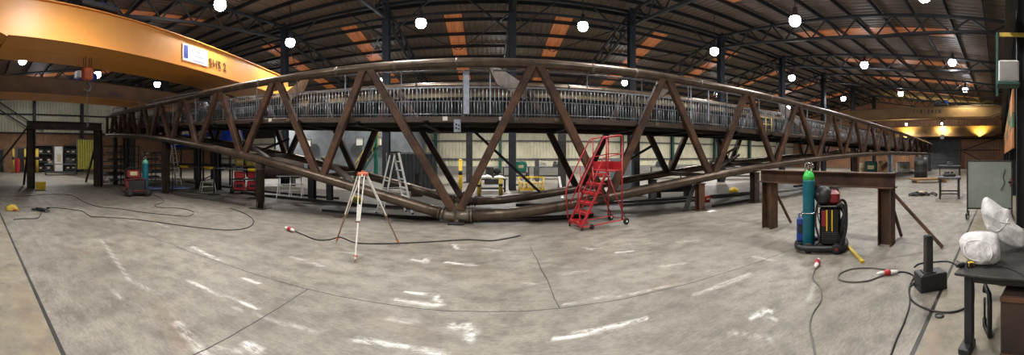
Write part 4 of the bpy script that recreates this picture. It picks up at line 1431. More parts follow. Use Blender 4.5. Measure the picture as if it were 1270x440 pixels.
def sack(label, outline, r, depth, lean, seed, hems):
    """slumped sack: the outline seen from the front, filled out to a real thickness and crumpled"""
    rr = random.Random(seed)
    P = [at_r(x, y, r) for x, y in outline]
    cx = sum((p for p in P), Vector()) / len(P)
    z0 = TZ + .003
    t = thing('white_sack', label, 'sack', (cx.x, cx.y, TZ), 0)
    away = Vector((cx.x, cx.y, 0)).normalized()
    right = Vector((away.y, -away.x, 0))
    c2 = [((p - cx).dot(right), p.z) for p in P]
    ring = [Vector((q.x, q.y)) for q in smooth_path([(x, z, 0) for x, z in c2 + [c2[0]]], 6)][:-1]
    zc = sum(q.y for q in ring) / len(ring)
    ks = [(rr.uniform(-1, 1), rr.uniform(-1, 1), rr.uniform(0, 6.28), rr.uniform(7, 26)) for _ in range(12)]

    def crumple(x, z, side):
        v = 0.0
        for i, (a, b, ph, f) in enumerate(ks):
            v += (1 - abs(math.sin(f * (a * x + b * z) + ph + side * 1.7))) ** 2 / (2.0 + .10 * f)
        return v / 3.2
    n1, rows = len(ring), 13
    V, Fc = [], []
    for side in (-1, 1):
        for j in range(rows):
            s = math.sin(PI / 2 * (j / (rows - 1)))
            for q in ring:
                x, z = q.x * s, zc + (q.y - zc) * s
                k = math.sqrt(max(0, 1 - s ** 2.6))
                d = depth * side * k * (.5 + .95 * crumple(x, z, side)) + lean * (z - TZ)
                w = 1 + (.05 * (crumple(x, z, side) - .5) if j < rows - 1 else 0)
                p = right * (x * w) + away * d
                V.append((p.x, p.y, max(z, z0) - TZ))
    for side in (0, 1):
        o = side * rows * n1
        for j in range(rows - 1):
            for k in range(n1):
                l = (k + 1) % n1
                Fc.append((o + j * n1 + k, o + j * n1 + l, o + (j + 1) * n1 + l, o + (j + 1) * n1 + k))
    MB().add(V, Fc, True).build('sack_body', 'bag_white', t)
    for hm in hems:
        pts = []
        for fx, fz in hm:
            s = math.hypot(fx, fz)
            k = math.sqrt(max(0, 1 - s ** 2.6))
            x = fx * max(abs(q.x) for q in ring)
            z = zc + fz * (max(q.y for q in ring) - zc)
            d = -depth * k * (.5 + .95 * crumple(x, z, -1)) + lean * (z - TZ) - .004
            p = right * x + away * d
            pts.append((p.x, p.y, max(z - TZ, .008)))
        MB().path(smooth_path(pts, 6), .006, 6).build('hem', 'white_paint', t)
    return t


def tp3(px, py, z):
    """point at height z seen at a pixel"""
    r = F * (EYE - z) / (py - Y0)
    return Vector((r * math.sin(ang(px)), r * math.cos(ang(px)), z))


sack('white crumpled sack lying nearer the camera on the steel table', [(1189, 301), (1193, 294), (1202, 290), (1222, 289), (1236, 292), (1240, 303), (1241, 318), (1236, 326), (1222, 328), (1207, 326), (1194, 316)], 2.95, .14, .25, 4,
     [[(-.75, .1), (-.6, -.45), (-.1, -.7), (.35, -.6), (.5, -.1), (.3, .45), (-.2, .6), (-.6, .45), (-.75, .1)]])
sack('taller white sack slumped behind the nearer sack on the steel table', [(1216, 262), (1218, 250), (1223, 246), (1231, 250), (1244, 259), (1252, 262), (1259, 278), (1271, 288), (1272, 304), (1262, 307), (1246, 302), (1237, 295), (1225, 288), (1219, 274)], 3.42, .17, .2, 11,
     [[(-.5, -.1), (-.2, -.3), (.1, -.1), (.3, .2)], [(-.3, .3), (0, .1), (.35, .05)]])
# things on the table
tm = thing('tape_measure', 'black and yellow tape measure at the near corner of the steel table', 'tool', floor(1204, 331, TZ), -1.2)
tm.location.z = TZ
MB().cbox((0, 0, .025), (.06, .035, .05), .01).build('case', 'yellow_paint', tm)
MB().cbox((-.032, 0, .022), (.014, .037, .044), .005).cbox((0, -.018, .025), (.04, .006, .034), .002).build('grip', 'black_rubber', tm)
pl = thing('clamp', 'small black clamp lying on the near corner of the steel table', 'tool', floor(1191, 331, TZ), -1.0)
pl.location.z = TZ
MB().cbox((0, 0, .02), (.09, .05, .04), .01).build('jaw', 'black_paint', pl)
MB().tube((.0, .02, .03), (.0, .07, .03), .01).build('screw', 'table_steel', pl)
gl = thing('welding_gloves', 'dark work gloves lying on the steel table behind the nearer sack', 'gloves', floor(1216, 300, TZ), -1.4)
gl.location.z = TZ
for k, (x, y) in enumerate(((-.12, .05), (-.02, .12))):
    g = MB().cbox((x, y, .022), (.12, .1, .044), .02).build('palm', 'cloth_black', gl)
    for q in range(4):
        MB().path(smooth_path([(x - .045 + q * .028, y + .05, .024), (x - .048 + q * .03, y + .09, .032), (x - .05 + q * .03, y + .12 - .01 * abs(q - 1.5), .016)], 3), .013, 6).build('finger', 'cloth_black', g)
cable_pts = [floor(x, y, TZ + .006) for x, y in ((1222, 331), (1236, 329), (1250, 332), (1262, 337), (1275, 345))]
tag(MB().path(smooth_path(cable_pts, 6), .005, 6).build('cable', 'cable_black'), 'thin black lead lying across the steel table top', 'cable')
# rusty plate crate under the table and clamps beside it
cr = thing('steel_crate', 'brown rusty steel crate under the right work table', 'crate', (2.86, -.45, 0), math.radians(-12))
MB().cbox((0, 0, .27), (.6, .8, .5), .012).build('shell', 'rust_dark', cr)
for sx in (-.31, .31):
    for z in (.5, .04):
        MB().bar((sx, -.4, z), (sx, .4, z), .02, .04).build('rim', 'rust', cr)
gc = thing('g_clamp', 'black G-shaped clamp hanging in the shade beside the rusty crate under the table', 'tool', (2.95, .1, 0), .3)
MB().path([(.0, 0, .02), (.0, 0, .34), (.02, .0, .4), (.16, 0, .42), (.18, 0, .36)], .024, 8).build('frame', 'black_paint', gc)
MB().path([(0, 0, .03), (.18, 0, .03), (.19, 0, .1)], .022, 8).build('lower_arm', 'black_paint', gc)
MB().tube((.185, 0, .1), (.185, 0, .3), .012).build('screw', 'table_steel', gc)

# ------------------------------------------------------------------ screen on castors, tables and scrap at the right
scr = thing('welding_screen', 'large grey-green metal screen on castors behind the white sacks', 'screen', (8.8, .3, 0), 0)
MB().box((0, 0, .88), (.02, 1.18, 1.25)).build('panel', 'screen_green', scr)
for y in (-.6, .6):
    MB().bar((0, y, .12), (0, y, 1.53), .04, .04).build('post', 'table_steel', scr)
    MB().bar((-.3, y, .13), (.3, y, .13), .05, .04).build('foot', 'table_steel', scr)
    for x in (-.28, .28):
        c = MB().lathe([(.02, -.018), (.048, -.016), (.052, 0), (.048, .016), (.02, .018)], (x, y, .053), 14, ax((0, 1, 0))).build('castor', 'black_rubber', scr)
        MB().box((x, y, .1), (.05, .05, .04)).build('fork', 'table_steel', c)
for z in (1.53, .25):
    MB().bar((0, -.6, z), (0, .6, z), .04, .04).build('frame_rail', 'table_steel', scr)
hook = MB().path(smooth_path([(-.05, -.42, 1.3), (-.05, -.36, 1.1), (-.05, -.4, .95), (-.05, -.3, .75)], 5), .012, 6).build('hanging_lead', 'cable_black', scr)
cl = thing('spring_clamp', 'dark clamp hanging on the grey-green screen', 'tool', (8.76, -.3, .96))
MB().cbox((-.02, 0, 0), (.04, .2, .06), .015).build('jaw', 'black_paint', cl)
MB().tube((-.02, -.04, 0), (-.02, .06, .1), .016).tube((-.02, -.04, 0), (-.02, .06, -.1), .016).build('handle', 'machine_red', cl)


def bench(c, rz, W, D, H, label, top='bench_grey', leg='table_steel', shelf=False, name='work_bench', cat='bench'):
    t = thing(name, label, cat, c, rz)
    MB().cbox((0, 0, H - .03), (W, D, .06), .01).build('top', top, t)
    for sx in (-1, 1):
        for sy in (-1, 1):
            MB().bar((sx * (W / 2 - .08), sy * (D / 2 - .08), 0), (sx * (W / 2 - .08), sy * (D / 2 - .08), H - .06), .07, .07).build('leg', leg, t)
    for sy in (-1, 1):
        MB().bar((-W / 2 + .08, sy * (D / 2 - .08), H * .25), (W / 2 - .08, sy * (D / 2 - .08), H * .25), .05, .05).build('stretcher', leg, t)
    if shelf:
        MB().cbox((0, 0, H * .3), (W - .1, D - .1, .04), .008).build('shelf', top, t)
    return t


def wy(px, X=-32.8):
    return X / math.tan(ang(px))


def items(lst):
    """small things standing on benches: (name, label, category, point, rz, size, material, style)"""
    for name, label, cat, p, rz, s, m, style in lst:
        t = thing(name, label, cat, p, rz)
        w, d, h = s
        if style == 'box':
            MB().cbox((0, 0, h / 2), (w, d, h), min(w, d, h) * .1).build('body', m, t)
            MB().cbox((0, 0, h + .006), (w * .96, d * .96, .02), .006).build('lid', m, t)
            MB().box((0, -d / 2 - .004, h * .55), (w * .5, .01, h * .3)).build('front_label', 'cream_item', t)
        elif style == 'machine':
            MB().cbox((0, 0, h * .28), (w, d, h * .56), .03).build('base', m, t)
            MB().cbox((-w * .2, 0, h * .76), (w * .45, d * .8, h * .44), .04).build('head', m, t)
            MB().lathe([(.05, 0), (h * .2, .01), (h * .2, .05), (.05, .06)], (w * .2, -d * .3, h * .72), 14, ax((0, 1, .2))).build('wheel', 'table_steel', t)
        elif style == 'drum':
            MB().lathe([(w / 2, 0), (w / 2, h * .3), (w / 2 * 1.03, h * .32), (w / 2, h * .34), (w / 2, h * .64), (w / 2 * 1.03, h * .66), (w / 2, h * .68), (w / 2, h), (w / 2 * .9, h * .99)], n=18).build('body', m, t)
            MB().lathe([(.03, h * .99), (.03, h + .03), (.01, h + .035)], (w * .2, 0, 0), 10).build('cap', 'table_steel', t)
        elif style == 'ext':
            MB().lathe([(w * .48, 0), (w / 2, .02), (w / 2, h * .8), (w * .3, h * .9), (w * .18, h * .93)], n=16).build('body', m, t)
            MB().lathe([(w * .16, h * .92), (w * .16, h), (w * .1, h)], n=10).build('valve', 'black_paint', t)
            MB().path(smooth_path([(w * .15, 0, h * .96), (w * .6, 0, h * .85), (w * .62, 0, h * .4)], 4), .018, 6).build('hose', 'black_rubber', t)
        elif style == 'sheet':
            V, n = [], 9
            rr = random.Random(name + label)
            for i in range(n):
                for k in range(n):
                    V.append((w * (i / (n - 1) - .5), d * (k / (n - 1) - .5), h * (rr.random() * .5 + .5) * (1 - abs(i / (n - 1) - .5) * .9)))
            Fc = [(i * n + k, (i + 1) * n + k, (i + 1) * n + k + 1, i * n + k + 1) for i in range(n - 1) for k in range(n - 1)]
            V2 = V + [(x, y, 0) for x, y, z in V]
            F2 = [tuple(q + n * n for q in f[::-1]) for f in Fc]
            ed = [i * n for i in range(n)] + [(n - 1) * n + k for k in range(1, n)] + [i * n + n - 1 for i in range(n - 2, -1, -1)] + [k for k in range(n - 2, 0, -1)]
            sd = [(ed[i], ed[(i + 1) % len(ed)], ed[(i + 1) % len(ed)] + n * n, ed[i] + n * n) for i in range(len(ed))]
            MB().add(V2, Fc + F2 + sd, True).build('cloth', m, t)
        elif style == 'post':
            MB().tube((0, 0, 0), (0, 0, h), w / 2, n=14).build('post', m, t)
            MB().lathe([(w * .55, h * .98), (w * .5, h), (w * .2, h + w * .2)], n=14).build('cap', m, t)
            MB().cbox((0, 0, .01), (w * 2, w * 2, .02), .004).build('base_plate', 'table_steel', t)
            MB().lathe([(w * .53, h * .55), (w * .53, h * .68)], n=14).build('band', 'black_paint', t)


p = floor(1176, 246)
bench((p.x + .3, p.y, 0), -ang(1176), .9, 1.2, .85, 'dark steel table standing left of the grey-green screen')
items([('scrap_pile', 'pile of dark machine parts on the steel table left of the grey-green screen', 'scrap', (p.x + .3, p.y, .85), -ang(1176), (.5, .4, .22), 'table_steel', 'machine')])
p = floor(1178, 222)
bench((p.x, p.y, 0), -ang(1165), 1.6, 1.2, 1.0, 'farther dark steel table on the open floor before the roller shutter')
items([('machine_vice', 'dark machine vice on the farther table before the roller shutter', 'vice', (p.x, p.y, 1.0), -ang(1165), (.42, .3, .28), 'bench_grey', 'machine')])
p = floor(1146, 242.5)
sc = thing('scrap_heap', 'tangled heap of black cutting hoses and offcuts on the floor right of the low trestle', 'scrap', p, -ang(1146))
for k in range(9):
    a = R.uniform(0, 6.28)
    x, y = R.uniform(-.4, .4), R.uniform(-.25, .25)
    MB().path(smooth_path([(x - .3 * math.cos(a), y - .2 * math.sin(a), .03), (x, y + .05, .08 + .1 * R.random()), (x + .3 * math.cos(a), y + .2 * math.sin(a), .03)], 4), .03, 6).build('hose', 'cable_black', sc)
MB().cbox((-.1, 0, .1), (.2, .14, .2), .03).build('valve_block', 'cream_item', sc)
MB().cbox((-.45, -.05, .05), (.3, .1, .1), .02).build('offcut', 'rust_dark', sc)
p = floor(1152, 226)
pt = thing('timber_stack', 'low stack of timber bearers on the floor near the right end of the bridge', 'timber', p, -ang(1152) + .3)
for k in range(5):
    MB().cbox((0, -.5 + k * .25, .22), (2.4, .16, .1), .01).build('board', 'wood', pt)
for x in (-.9, .9):
    MB().cbox((x, 0, .085), (.14, 1.3, .17), .01).build('bearer', 'wood', pt)

# ------------------------------------------------------------------ things under and behind the bridge
# red two-tier trolley with yellow boxes on its upper shelf
c = floor(305, 239)
rt = thing('welder_trolley', 'red two-tier trolley of welding power packs under the left half of the bridge', 'trolley', c, -ang(305))
for x in (-.3, .3):
    b_ = MB().cbox((x, 0, .34), (.5, .5, .42), .04).build('power_pack', 'red_paint', rt)
    MB().box((x, -.26, .34), (.3, .02, .12)).build('panel', 'black_paint', b_)
    b_ = MB().cbox((x, 0, .82), (.46, .46, .3), .04).build('power_pack', 'red_paint', rt)
    MB().path(smooth_path([(x - .15, 0, .96), (x - .14, 0, 1.02), (x + .14, 0, 1.02), (x + .15, 0, .96)], 3), .016, 6).build('handle', 'black_paint', b_)
for x in (-.62, .62):
    for y in (-.28, .28):
        MB().bar((x, y, .1), (x, y, 1.2), .04, .04).build('upright', 'black_paint', rt)
        MB().lathe([(.03, -.03), (.1, -.028), (.11, 0), (.1, .028), (.03, .03)], (x, y, .11), 14, ax((0, 1, 0))).build('wheel', 'black_rubber', rt)
for z in (.12, .62, 1.2):
    MB().cbox((0, 0, z), (1.3, .62, .04), .01).build('shelf', 'black_paint', rt)
ca, sa = math.cos(-ang(305)), math.sin(-ang(305))
items([('yellow_case', 'yellow case on top of the red two-tier trolley, left of two', 'case', (c.x - .3 * ca, c.y - .3 * sa, 1.22), -ang(305), (.36, .3, .34), 'yellow_dull', 'box'),
       ('yellow_case', 'yellow case on top of the red two-tier trolley, right of two', 'case', (c.x + .2 * ca, c.y + .2 * sa, 1.22), -ang(305), (.4, .3, .4), 'yellow_dull', 'box')])
# blue tarpaulin-wrapped load on a rack behind the left part
rk = thing('load_rack', 'dark steel rack carrying the blue load behind the left part of the bridge', 'rack', (-17.0, 13.9, 0))
for x in (-3.6, -1.2, 1.2, 3.6):
    for y in (-.6, .6):
        MB().bar((x, y, 0), (x, y, 2.2), .1, .1).build('upright', 'truss_paint', rk)
for y in (-.6, .6):
    for z in (1.1, 2.2):
        MB().bar((-3.7, y, z), (3.7, y, z), .08, .12).build('beam', 'truss_paint', rk)
for x in (-3.6, 1.2):
    MB().bar((x, -.6, .2), (x + 2.4, -.6, 1.1), .05, .05).build('brace', 'truss_paint', rk)
bl = thing('wrapped_load', 'long glossy blue wrapped load lying high behind the left part of the bridge', 'load', (-17.0, 13.9, 2.27))
for k, (x, w, h) in enumerate(((-2.5, 2.4, .95), (-.2, 2.1, .8), (2.3, 2.6, 1.0))):
    prof = [(-.5, 0), (.5, 0), (.56, h * .5), (.4, h * .95), (0, h), (-.4, h * .95), (-.56, h * .5)]
    MB().section((x - w / 2, 0, 0), (x + w / 2, 0, 0), [(-p, q) for p, q in prof], smooth=True).build('wrapping', 'blue_glossy', bl)
for x in (-1.8, 1.6):
    MB().box((x, -.57, .4), (.5, .02, .4)).build('label_patch', 'white_paint', bl)
# stillage of lattice frames at the left end of the bridge
for (px, py, w, h, lb) in ((150, 229, 2.2, 2.3, 'tangle of dark lattice stillages stacked behind the left portal leg'), (193, 224, 1.6, 2.0, 'dark wire stillage standing behind the teal cylinder at left')):
    c = floor(px, py)
    st = thing('stillage', lb, 'stillage', c, -ang(px) + .3)
    for x in (-w / 2, 0, w / 2):
        for y in (0, 1.0):
            MB().bar((x, y, 0), (x, y, h), .06, .06).build('upright', 'table_steel', st)
    for z in (.15, .55, .95, 1.35, 1.75, h - .05):
        mb = MB()
        for y in (0, 1.0):
            mb.bar((-w / 2, y, z), (w / 2, y, z), .04, .05)
        for x in (-w / 2, w / 2):
            mb.bar((x, 0, z), (x, 1, z), .04, .05)
        mb.build('rail', 'table_steel', st)
    for k in range(5):
        z = .2 + k * .4
        MB().cbox((R.uniform(-.4, .4), .5, z + .08), (w * .6, .7, .12), .02).build('load_tray', 'rust_dark' if k % 2 else 'bench_grey', st)
    for s in (-1, 1):
        MB().bar((s * w / 2, -.02, .15), (0, -.02, h - .1), .03, .04).build('brace', 'bench_grey', st)
# hoop of barrier tape posts: a yellow-black barrier running under the left half
a, b = at_r(203, 205, 16.4), at_r(318, 211, 12.9)
bt = thing('barrier_rail', 'thin grey rail with yellow sleeves strung under the left half of the bridge', 'barrier', (a.x, a.y, 0))
o = Vector((a.x, a.y, 0))
MB().tube(a - o, b - o, .03, n=8).build('rail', 'bench_grey', bt)
for f in (.0, .22, .5, .93):
    p, d = (a + (b - a) * f) - o, (b - a).normalized()
    MB().tube(p, p + d * .5, .06, n=10).build('sleeve', 'yellow_paint', bt)
for f in (.12, .6, .99):
    p = (a + (b - a) * f) - o
    MB().tube((p.x, p.y, 0), (p.x, p.y, p.z), .025, n=8).build('stand', 'table_steel', bt)
    MB().cbox((p.x, p.y, .02), (.4, .4, .04), .01).build('foot', 'table_steel', bt)
# black welding curtain hung on a frame
c = floor(508, 237)
wc = thing('welding_curtain', 'black strip welding curtain on a frame behind the aluminium stepladder', 'curtain', c, -ang(508))
mb = MB()
n = 60
V = []
for i in range(n + 1):
    x = -1.05 + 2.3 * i / n
    V += [(x, .05 * math.sin(i * 1.3), .08), (x, .05 * math.sin(i * 1.3 + .2), 1.78)]
V2 = [(x, y + .012, z) for x, y, z in V]
mb.add(V + V2, [(2 * i, 2 * i + 2, 2 * i + 3, 2 * i + 1) for i in range(n)] + [(2 * n + 2 + 2 * i, 2 * n + 3 + 2 * i, 2 * n + 5 + 2 * i, 2 * n + 4 + 2 * i) for i in range(n)], True)
mb.build('curtain', 'cloth_black', wc)
for x in (-1.1, 1.3):
    MB().tube((x, 0, 0), (x, 0, 1.85), .025).build('post', 'table_steel', wc)
    MB().cbox((x, 0, .02), (.06, .6, .04), .01).build('foot', 'table_steel', wc)
MB().tube((-1.1, 0, 1.82), (1.3, 0, 1.82), .022).build('rail', 'table_steel', wc)
c = floor(517, 243)
si = thing('beam_stub', 'rusty I-beam stub standing on a block in front of the black curtain', 'steel', c, -ang(517))
MB().ibeam((0, 0, .25), (0, 0, .95), .16, .16, .016, .012, up=(0, 1, 0)).build('stub', 'rust_dark', si)
MB().cbox((0, 0, .13), (.5, .3, .26), .02).build('block', 'rust', si)
MB().cbox((0, 0, .5), (.42, .1, .05), .01).build('cross_arm', 'rust_dark', si)
items([('yellow_mat', 'folded yellow sack on the floor behind the tripod head', 'sack', floor(442, 251.5), -ang(442), (.5, .3, .32), 'yellow_dull', 'sheet'),
       ('bollard', 'tall yellow post with a black sleeve right of the lowest bridge joint', 'bollard', floor(571, 239.5), 0, (.17, .17, 1.5), 'yellow_paint', 'post'),
       ('bollard', 'short yellow post at the left end of the white-topped bench', 'bollard', floor(594, 243), 0, (.17, .17, .72), 'yellow_dull', 'post'),
       ('bollard', 'short yellow post at the right end of the white-topped bench', 'bollard', floor(621, 242.5), 0, (.17, .17, .74), 'yellow_dull', 'post'),
       ('yellow_sheet', 'crumpled yellow plastic on the floor behind the right lower tube', 'plastic', floor(910, 238), -ang(910), (.42, .3, .26), 'yellow_paint', 'sheet'),
       ('red_can', 'small red can on the floor beside the leaning steel plate', 'can', floor(876, 250), 0, (.24, .2, .2), 'red_paint', 'box'),
       ('white_rag', 'white rag lying on the floor right of the leaning steel plate', 'rag', floor(883, 262.5), 0, (.26, .16, .05), 'white_paint', 'sheet'),
       ('fire_extinguisher', 'big red gas bottle standing by the left wall left of the portal frame', 'bottle', (-32.6, wy(21.5), 0), 0, (.5, .5, 1.6), 'red_paint', 'ext'),
       ('bollard', 'yellow column guard by the left wall beside the red bottle', 'bollard', (-32.8, wy(16.5), 0), 0, (.22, .22, 2.4), 'yellow_dull', 'post'),
       ('bollard', 'yellow column guard right of the near portal leg at left', 'bollard', (-32.8, wy(46), 0), 0, (.34, .34, 2.4), 'yellow_dull', 'post'),
       ('bollard', 'yellow column guard just left of the near portal leg', 'bollard', (-32.8, wy(31), 0), 0, (.22, .22, 2.4), 'yellow_dull', 'post'),
       ('tool_cabinet', 'teal green wall cabinet with a lid behind the bridge near the yellow stillage', 'cabinet', tuple(at_r(646, 213, 16.5)), -ang(646), (.55, .35, .5), 'green_bright', 'box')])
c = floor(646, 230)
bench((*tuple(at_r(646, 213, 16.5))[:2], 0), -ang(646), .75, .5, .875, 'small grey stand under the teal green cabinet')
# white-topped bench and clutter behind the joint
c = floor(611, 237.5)
bench(c, -ang(611), 1.3, .6, .62, 'low bench with pale sacks on it between the two short yellow posts', 'table_steel', 'table_steel', True)
ca, sa = math.cos(-ang(611)), math.sin(-ang(611))
items([('paper_sack', 'pale sack on the low bench between the short yellow posts, left of two', 'sack', (c.x - .28 * ca, c.y - .28 * sa, .62), -ang(611), (.5, .4, .2), 'white_paint', 'sheet'),
       ('paper_sack', 'pale sack on the low bench between the short yellow posts, right of two', 'sack', (c.x + .3 * ca, c.y + .3 * sa, .62), -ang(611), (.5, .4, .16), 'white_paint', 'sheet')])
c = floor(612, 227.5)
items([('compressor', 'dark machine standing behind the pale sacks and short yellow posts', 'machine', c, -ang(612), (1.1, .7, 1.05), 'table_steel', 'machine')])
# yellow tubular stillage
c = floor(659, 239.5)
ys = thing('stillage', 'yellow tubular stillage filled with pale parts, left of the red steps', 'stillage', c, -ang(659))
for x in (-.56, 0, .56):
    for y in (0, .6):
        MB().tube((x, y, 0), (x, y, .72), .022, n=8).build('upright', 'yellow_paint', ys)
for z in (.16, .44, .7):
    MB().path([(-.56, 0, z), (.56, 0, z), (.56, .6, z), (-.56, .6, z)], .02, 6, True).build('rail', 'yellow_paint', ys)
MB().cbox((0, .3, .14), (1.1, .58, .03), .008).build('floor_tray', 'yellow_dull', ys)
for k in range(6):
    items([('casting', 'pale casting lying in the yellow tubular stillage', 'casting', (c.x + math.cos(-ang(659)) * (-.45 + k * .18), c.y + .3 + math.sin(-ang(659)) * (-.45 + k * .18), .16), R.uniform(-.3, .3), (.15, .34, .3 + .1 * R.random()), 'cream_item', 'drum')])
    [o for o in COL.objects if o.name.startswith('casting') and not o.parent][-1]['group'] = 'castings in the yellow stillage'
# plank leaning against the lower tube
pk = thing('plank', 'pale plank leaning on the rear tube left of the red steps', 'plank', floor(697, 246.5), -ang(697))
MB().bar((0.02, 0, .0), (-.12, .5, .84), .1, .03).build('board', 'white_paint', pk)
MB().bar((.0, .02, .06), (.02, -.03, .02), .12, .03).build('end_block', 'alu', pk)
# stanchions standing on the floor between bridge and far wall
for px, py, w, h, m, lb in ((697, 235, .5, 3.0, 'table_steel', 'dark broad stanchion behind the bridge left of the red steps'), (582, 226, .5, 3.2, 'table_steel', 'dark stanchion behind the bridge directly right of the lowest joint'),
                            (790, 243, .3, 2.4, 'black_paint', 'black stanchion behind the bridge right of the red steps'), (666, 226, .35, 1.5, 'bench_grey', 'short grey stanchion behind the yellow stillage')):
    c = floor(px, py)
    t = thing('stanchion', lb, 'stanchion', c, -ang(px))
    MB().ibeam((0, 0, .02), (0, 0, h), w * .8, w, .025, .02, up=(0, 1, 0)).build('post', m, t)
    MB().cbox((0, 0, .015), (w * 1.3, w * 1.3, .03), .008).build('base_plate', m, t)
    MB().box((0, 0, h), (w, w * 1.05, .03)).build('cap_plate', m, t)
c = floor(770, 238)
bd = thing('board_panel', 'pale blue-grey board standing behind the bridge right of the red steps', 'board', c, -ang(770) + .1)
MB().cbox((0, 0, .8), (1.0, .05, 1.5), .01).build('board', 'block_blue' if 'block_blue' in MATS else 'block_grey', bd)
for x in (-.4, .4):
    MB().bar((x, .0, .0), (x, .0, .1), .06, .5).build('foot', 'table_steel', bd)
    MB().bar((x, .25, .03), (x, .04, 1.0), .03, .03).build('stay', 'table_steel', bd)
# benches along the far wall with machines on them
for px, py, w, lb, nm in ((640, 222, 2.0, 'grey bench by the far wall right of the tall middle stanchion', 'a'), (682, 222, 2.4, 'grey bench by the far wall behind the plank', 'b'), (760, 223, 2.2, 'grey bench by the far wall behind the red steps', 'c'),
                          (826, 221, 2.4, 'grey bench by the far wall right of the pale blue-grey board', 'd'), (915, 222, 2.0, 'grey bench by the far wall seen behind the right lower tube', 'e')):
    c = floor(px, py)
    bench(c, -ang(px), w, .8, .9, lb, shelf=True)
    ca, sa = math.cos(-ang(px)), math.sin(-ang(px))
    sp = {'a': (('white_paint', 'pale', 'box'), ('blue_paint', 'blue', 'machine')), 'b': (('white_paint', 'white', 'box'), ('bench_grey', 'grey', 'machine')), 'c': (('black_paint', 'black', 'machine'), ('blue_paint', 'blue', 'box')),
          'd': (('bench_grey', 'grey', 'machine'), ('rust', 'brown', 'box')), 'e': (('black_paint', 'black', 'box'), ('bench_grey', 'grey', 'machine'))}[nm]
    for k, (m, cn, stl) in enumerate(sp):
        off = (-.5, .5)[k]
        wh = lb.split('by the far wall ')[1]
        items([('bench_' + ('case' if stl == 'box' else 'machine'), '%s %s on the far-wall bench %s' % (cn, 'case' if stl == 'box' else 'machine', wh), 'case' if stl == 'box' else 'machine', (c.x + off * ca, c.y + off * sa, .9), -ang(px), (.6, .4, .42), m, stl)])
# green fixed stair and post behind the bridge
c = floor(463, 222)
gs = thing('fixed_stair', 'yellow-railed green stair behind the bridge, right of the grey office', 'stair', c, -ang(463) + .4)
MB().tube((.35, .3, 0), (.35, .3, 4.0), .16, n=14).build('post', 'green_bright', gs)
for y in (-.35, .35):
    MB().bar((-1.4, y, .0), (.3, y, 2.4), .05, .16).build('stringer', 'green_paint', gs)
    MB().path([(-1.4, y, .0), (-1.4, y, 1.0), (.3, y, 3.4), (.3, y, 2.4)], .035, 8).build('handrail', 'yellow_paint', gs)
    for k in range(4):
        MB().tube((-1.0 + k * .4, y, .55 + k * .56), (-1.0 + k * .4, y, 1.56 + k * .56), .022, n=6).build('baluster', 'yellow_paint', gs)
for k in range(9):
    MB().cbox((-1.3 + k * .19, 0, .18 + k * .265), (.24, .66, .04), .008).build('tread', 'green_paint', gs)
# dark car-like bulk of machinery behind the left centre
c = floor(345, 232)
mc = thing('plate_stack', 'dark red steel tank lying on bearers behind the left half of the bridge', 'tank', c, -ang(345) + .2)
MB().lathe([(.1, -1.7), (.5, -1.62), (.62, -1.4), (.62, 1.4), (.5, 1.62), (.1, 1.7)], (0, 1.0, 1.0), 22, ax((1, 0, 0))).build('shell', 'machine_dark' if 'machine_dark' in MATS else 'rust_dark', mc)
for x in (-1, 1):
    MB().cbox((x, 1.0, .22), (.2, 1.1, .44), .02).build('bearer', 'table_steel', mc)
    MB().tube((x * .6, 1.0, 1.6), (x * .6, 1.0, 1.72), .12).build('manhole', 'table_steel', mc)
# left wall side: tables, shelving, hanging jacket
c = floor(75, 217)
bench(c, -ang(75), 2.8, 1.2, 1.0, 'long dark table seen through the tall left portal frame', 'bench_grey', shelf=True)
ca, sa = math.cos(-ang(77)), math.sin(-ang(77))
items([('table_case', 'dark case at the left end of the long table seen through the portal frame', 'case', (c.x - .9 * ca, c.y - .9 * sa, 1.0), -ang(77), (.6, .5, .3), 'bench_grey', 'box'),
       ('table_machine', 'dark machine at the right end of the long table seen through the portal frame', 'machine', (c.x + .8 * ca, c.y + .8 * sa, 1.0), -ang(77), (.7, .5, .45), 'table_steel', 'machine')])


def shelving(X, y0, y1, H, label):
    t = thing('shelving', label, 'shelving', (X, (y0 + y1) / 2, 0), PI / 2)
    W = y1 - y0
    for x in (-W / 2, W / 2):
        for y in (-.3, .3):
            MB().bar((x, y, 0), (x, y, H), .08, .08).build('upright', 'black_paint', t)
    for k in range(4):
        MB().cbox((0, 0, .2 + k * (H - .3) / 3), (W, .7, .05), .01).build('shelf', 'bench_grey', t)
    MB().box((0, .34, H / 2), (W, .02, H)).build('back_panel', 'black_paint', t)
    return t


for y0, y1, lb in ((5.6, 8.2, 'black shelving by the left wall, left of the white cabinet'), (9.6, 11.4, 'black shelving by the left wall, right of the white cabinet')):
    shelving(XL + 1.0, y0, y1, 2.9, lb)
    for k in range(3):
        for q in range(3):
            z = .225 + k * 2.6 / 3
            yy = y0 + (y1 - y0) * (q + .5) / 3
            items([('storage_box', 'box on %s shelf of the %s, %s of three' % (('bottom', 'second', 'third')[k], lb.replace('black shelving by the left wall, ', 'shelving ').replace('the white', 'white'), ('leftmost', 'middle', 'rightmost')[q]), 'box', (XL + 1.05, yy, z), PI / 2, (.5, .45, .4), ('table_steel', 'bench_grey', 'rust_dark')[(k + q * 2) % 3], 'box')])
items([('wall_cabinet', 'white cabinet between the two black shelvings at the left wall', 'cabinet', (XL + .9, 8.9, 0), PI / 2, (.9, .6, 2.7), 'white_paint', 'box')])
jk = thing('hi_vis_jacket', 'yellow jacket hanging right of the white cabinet at the left wall', 'jacket', (XL + 1.8, 11.9, 1.2), PI / 2)
MB().section((-.3, 0, .0), (-.3 + .6, 0, 0), [(.14, 0), (.16, .9), (.1, 1.3), (-.1, 1.3), (-.16, .9), (-.14, 0)]).build('body', 'yellow_paint', jk)
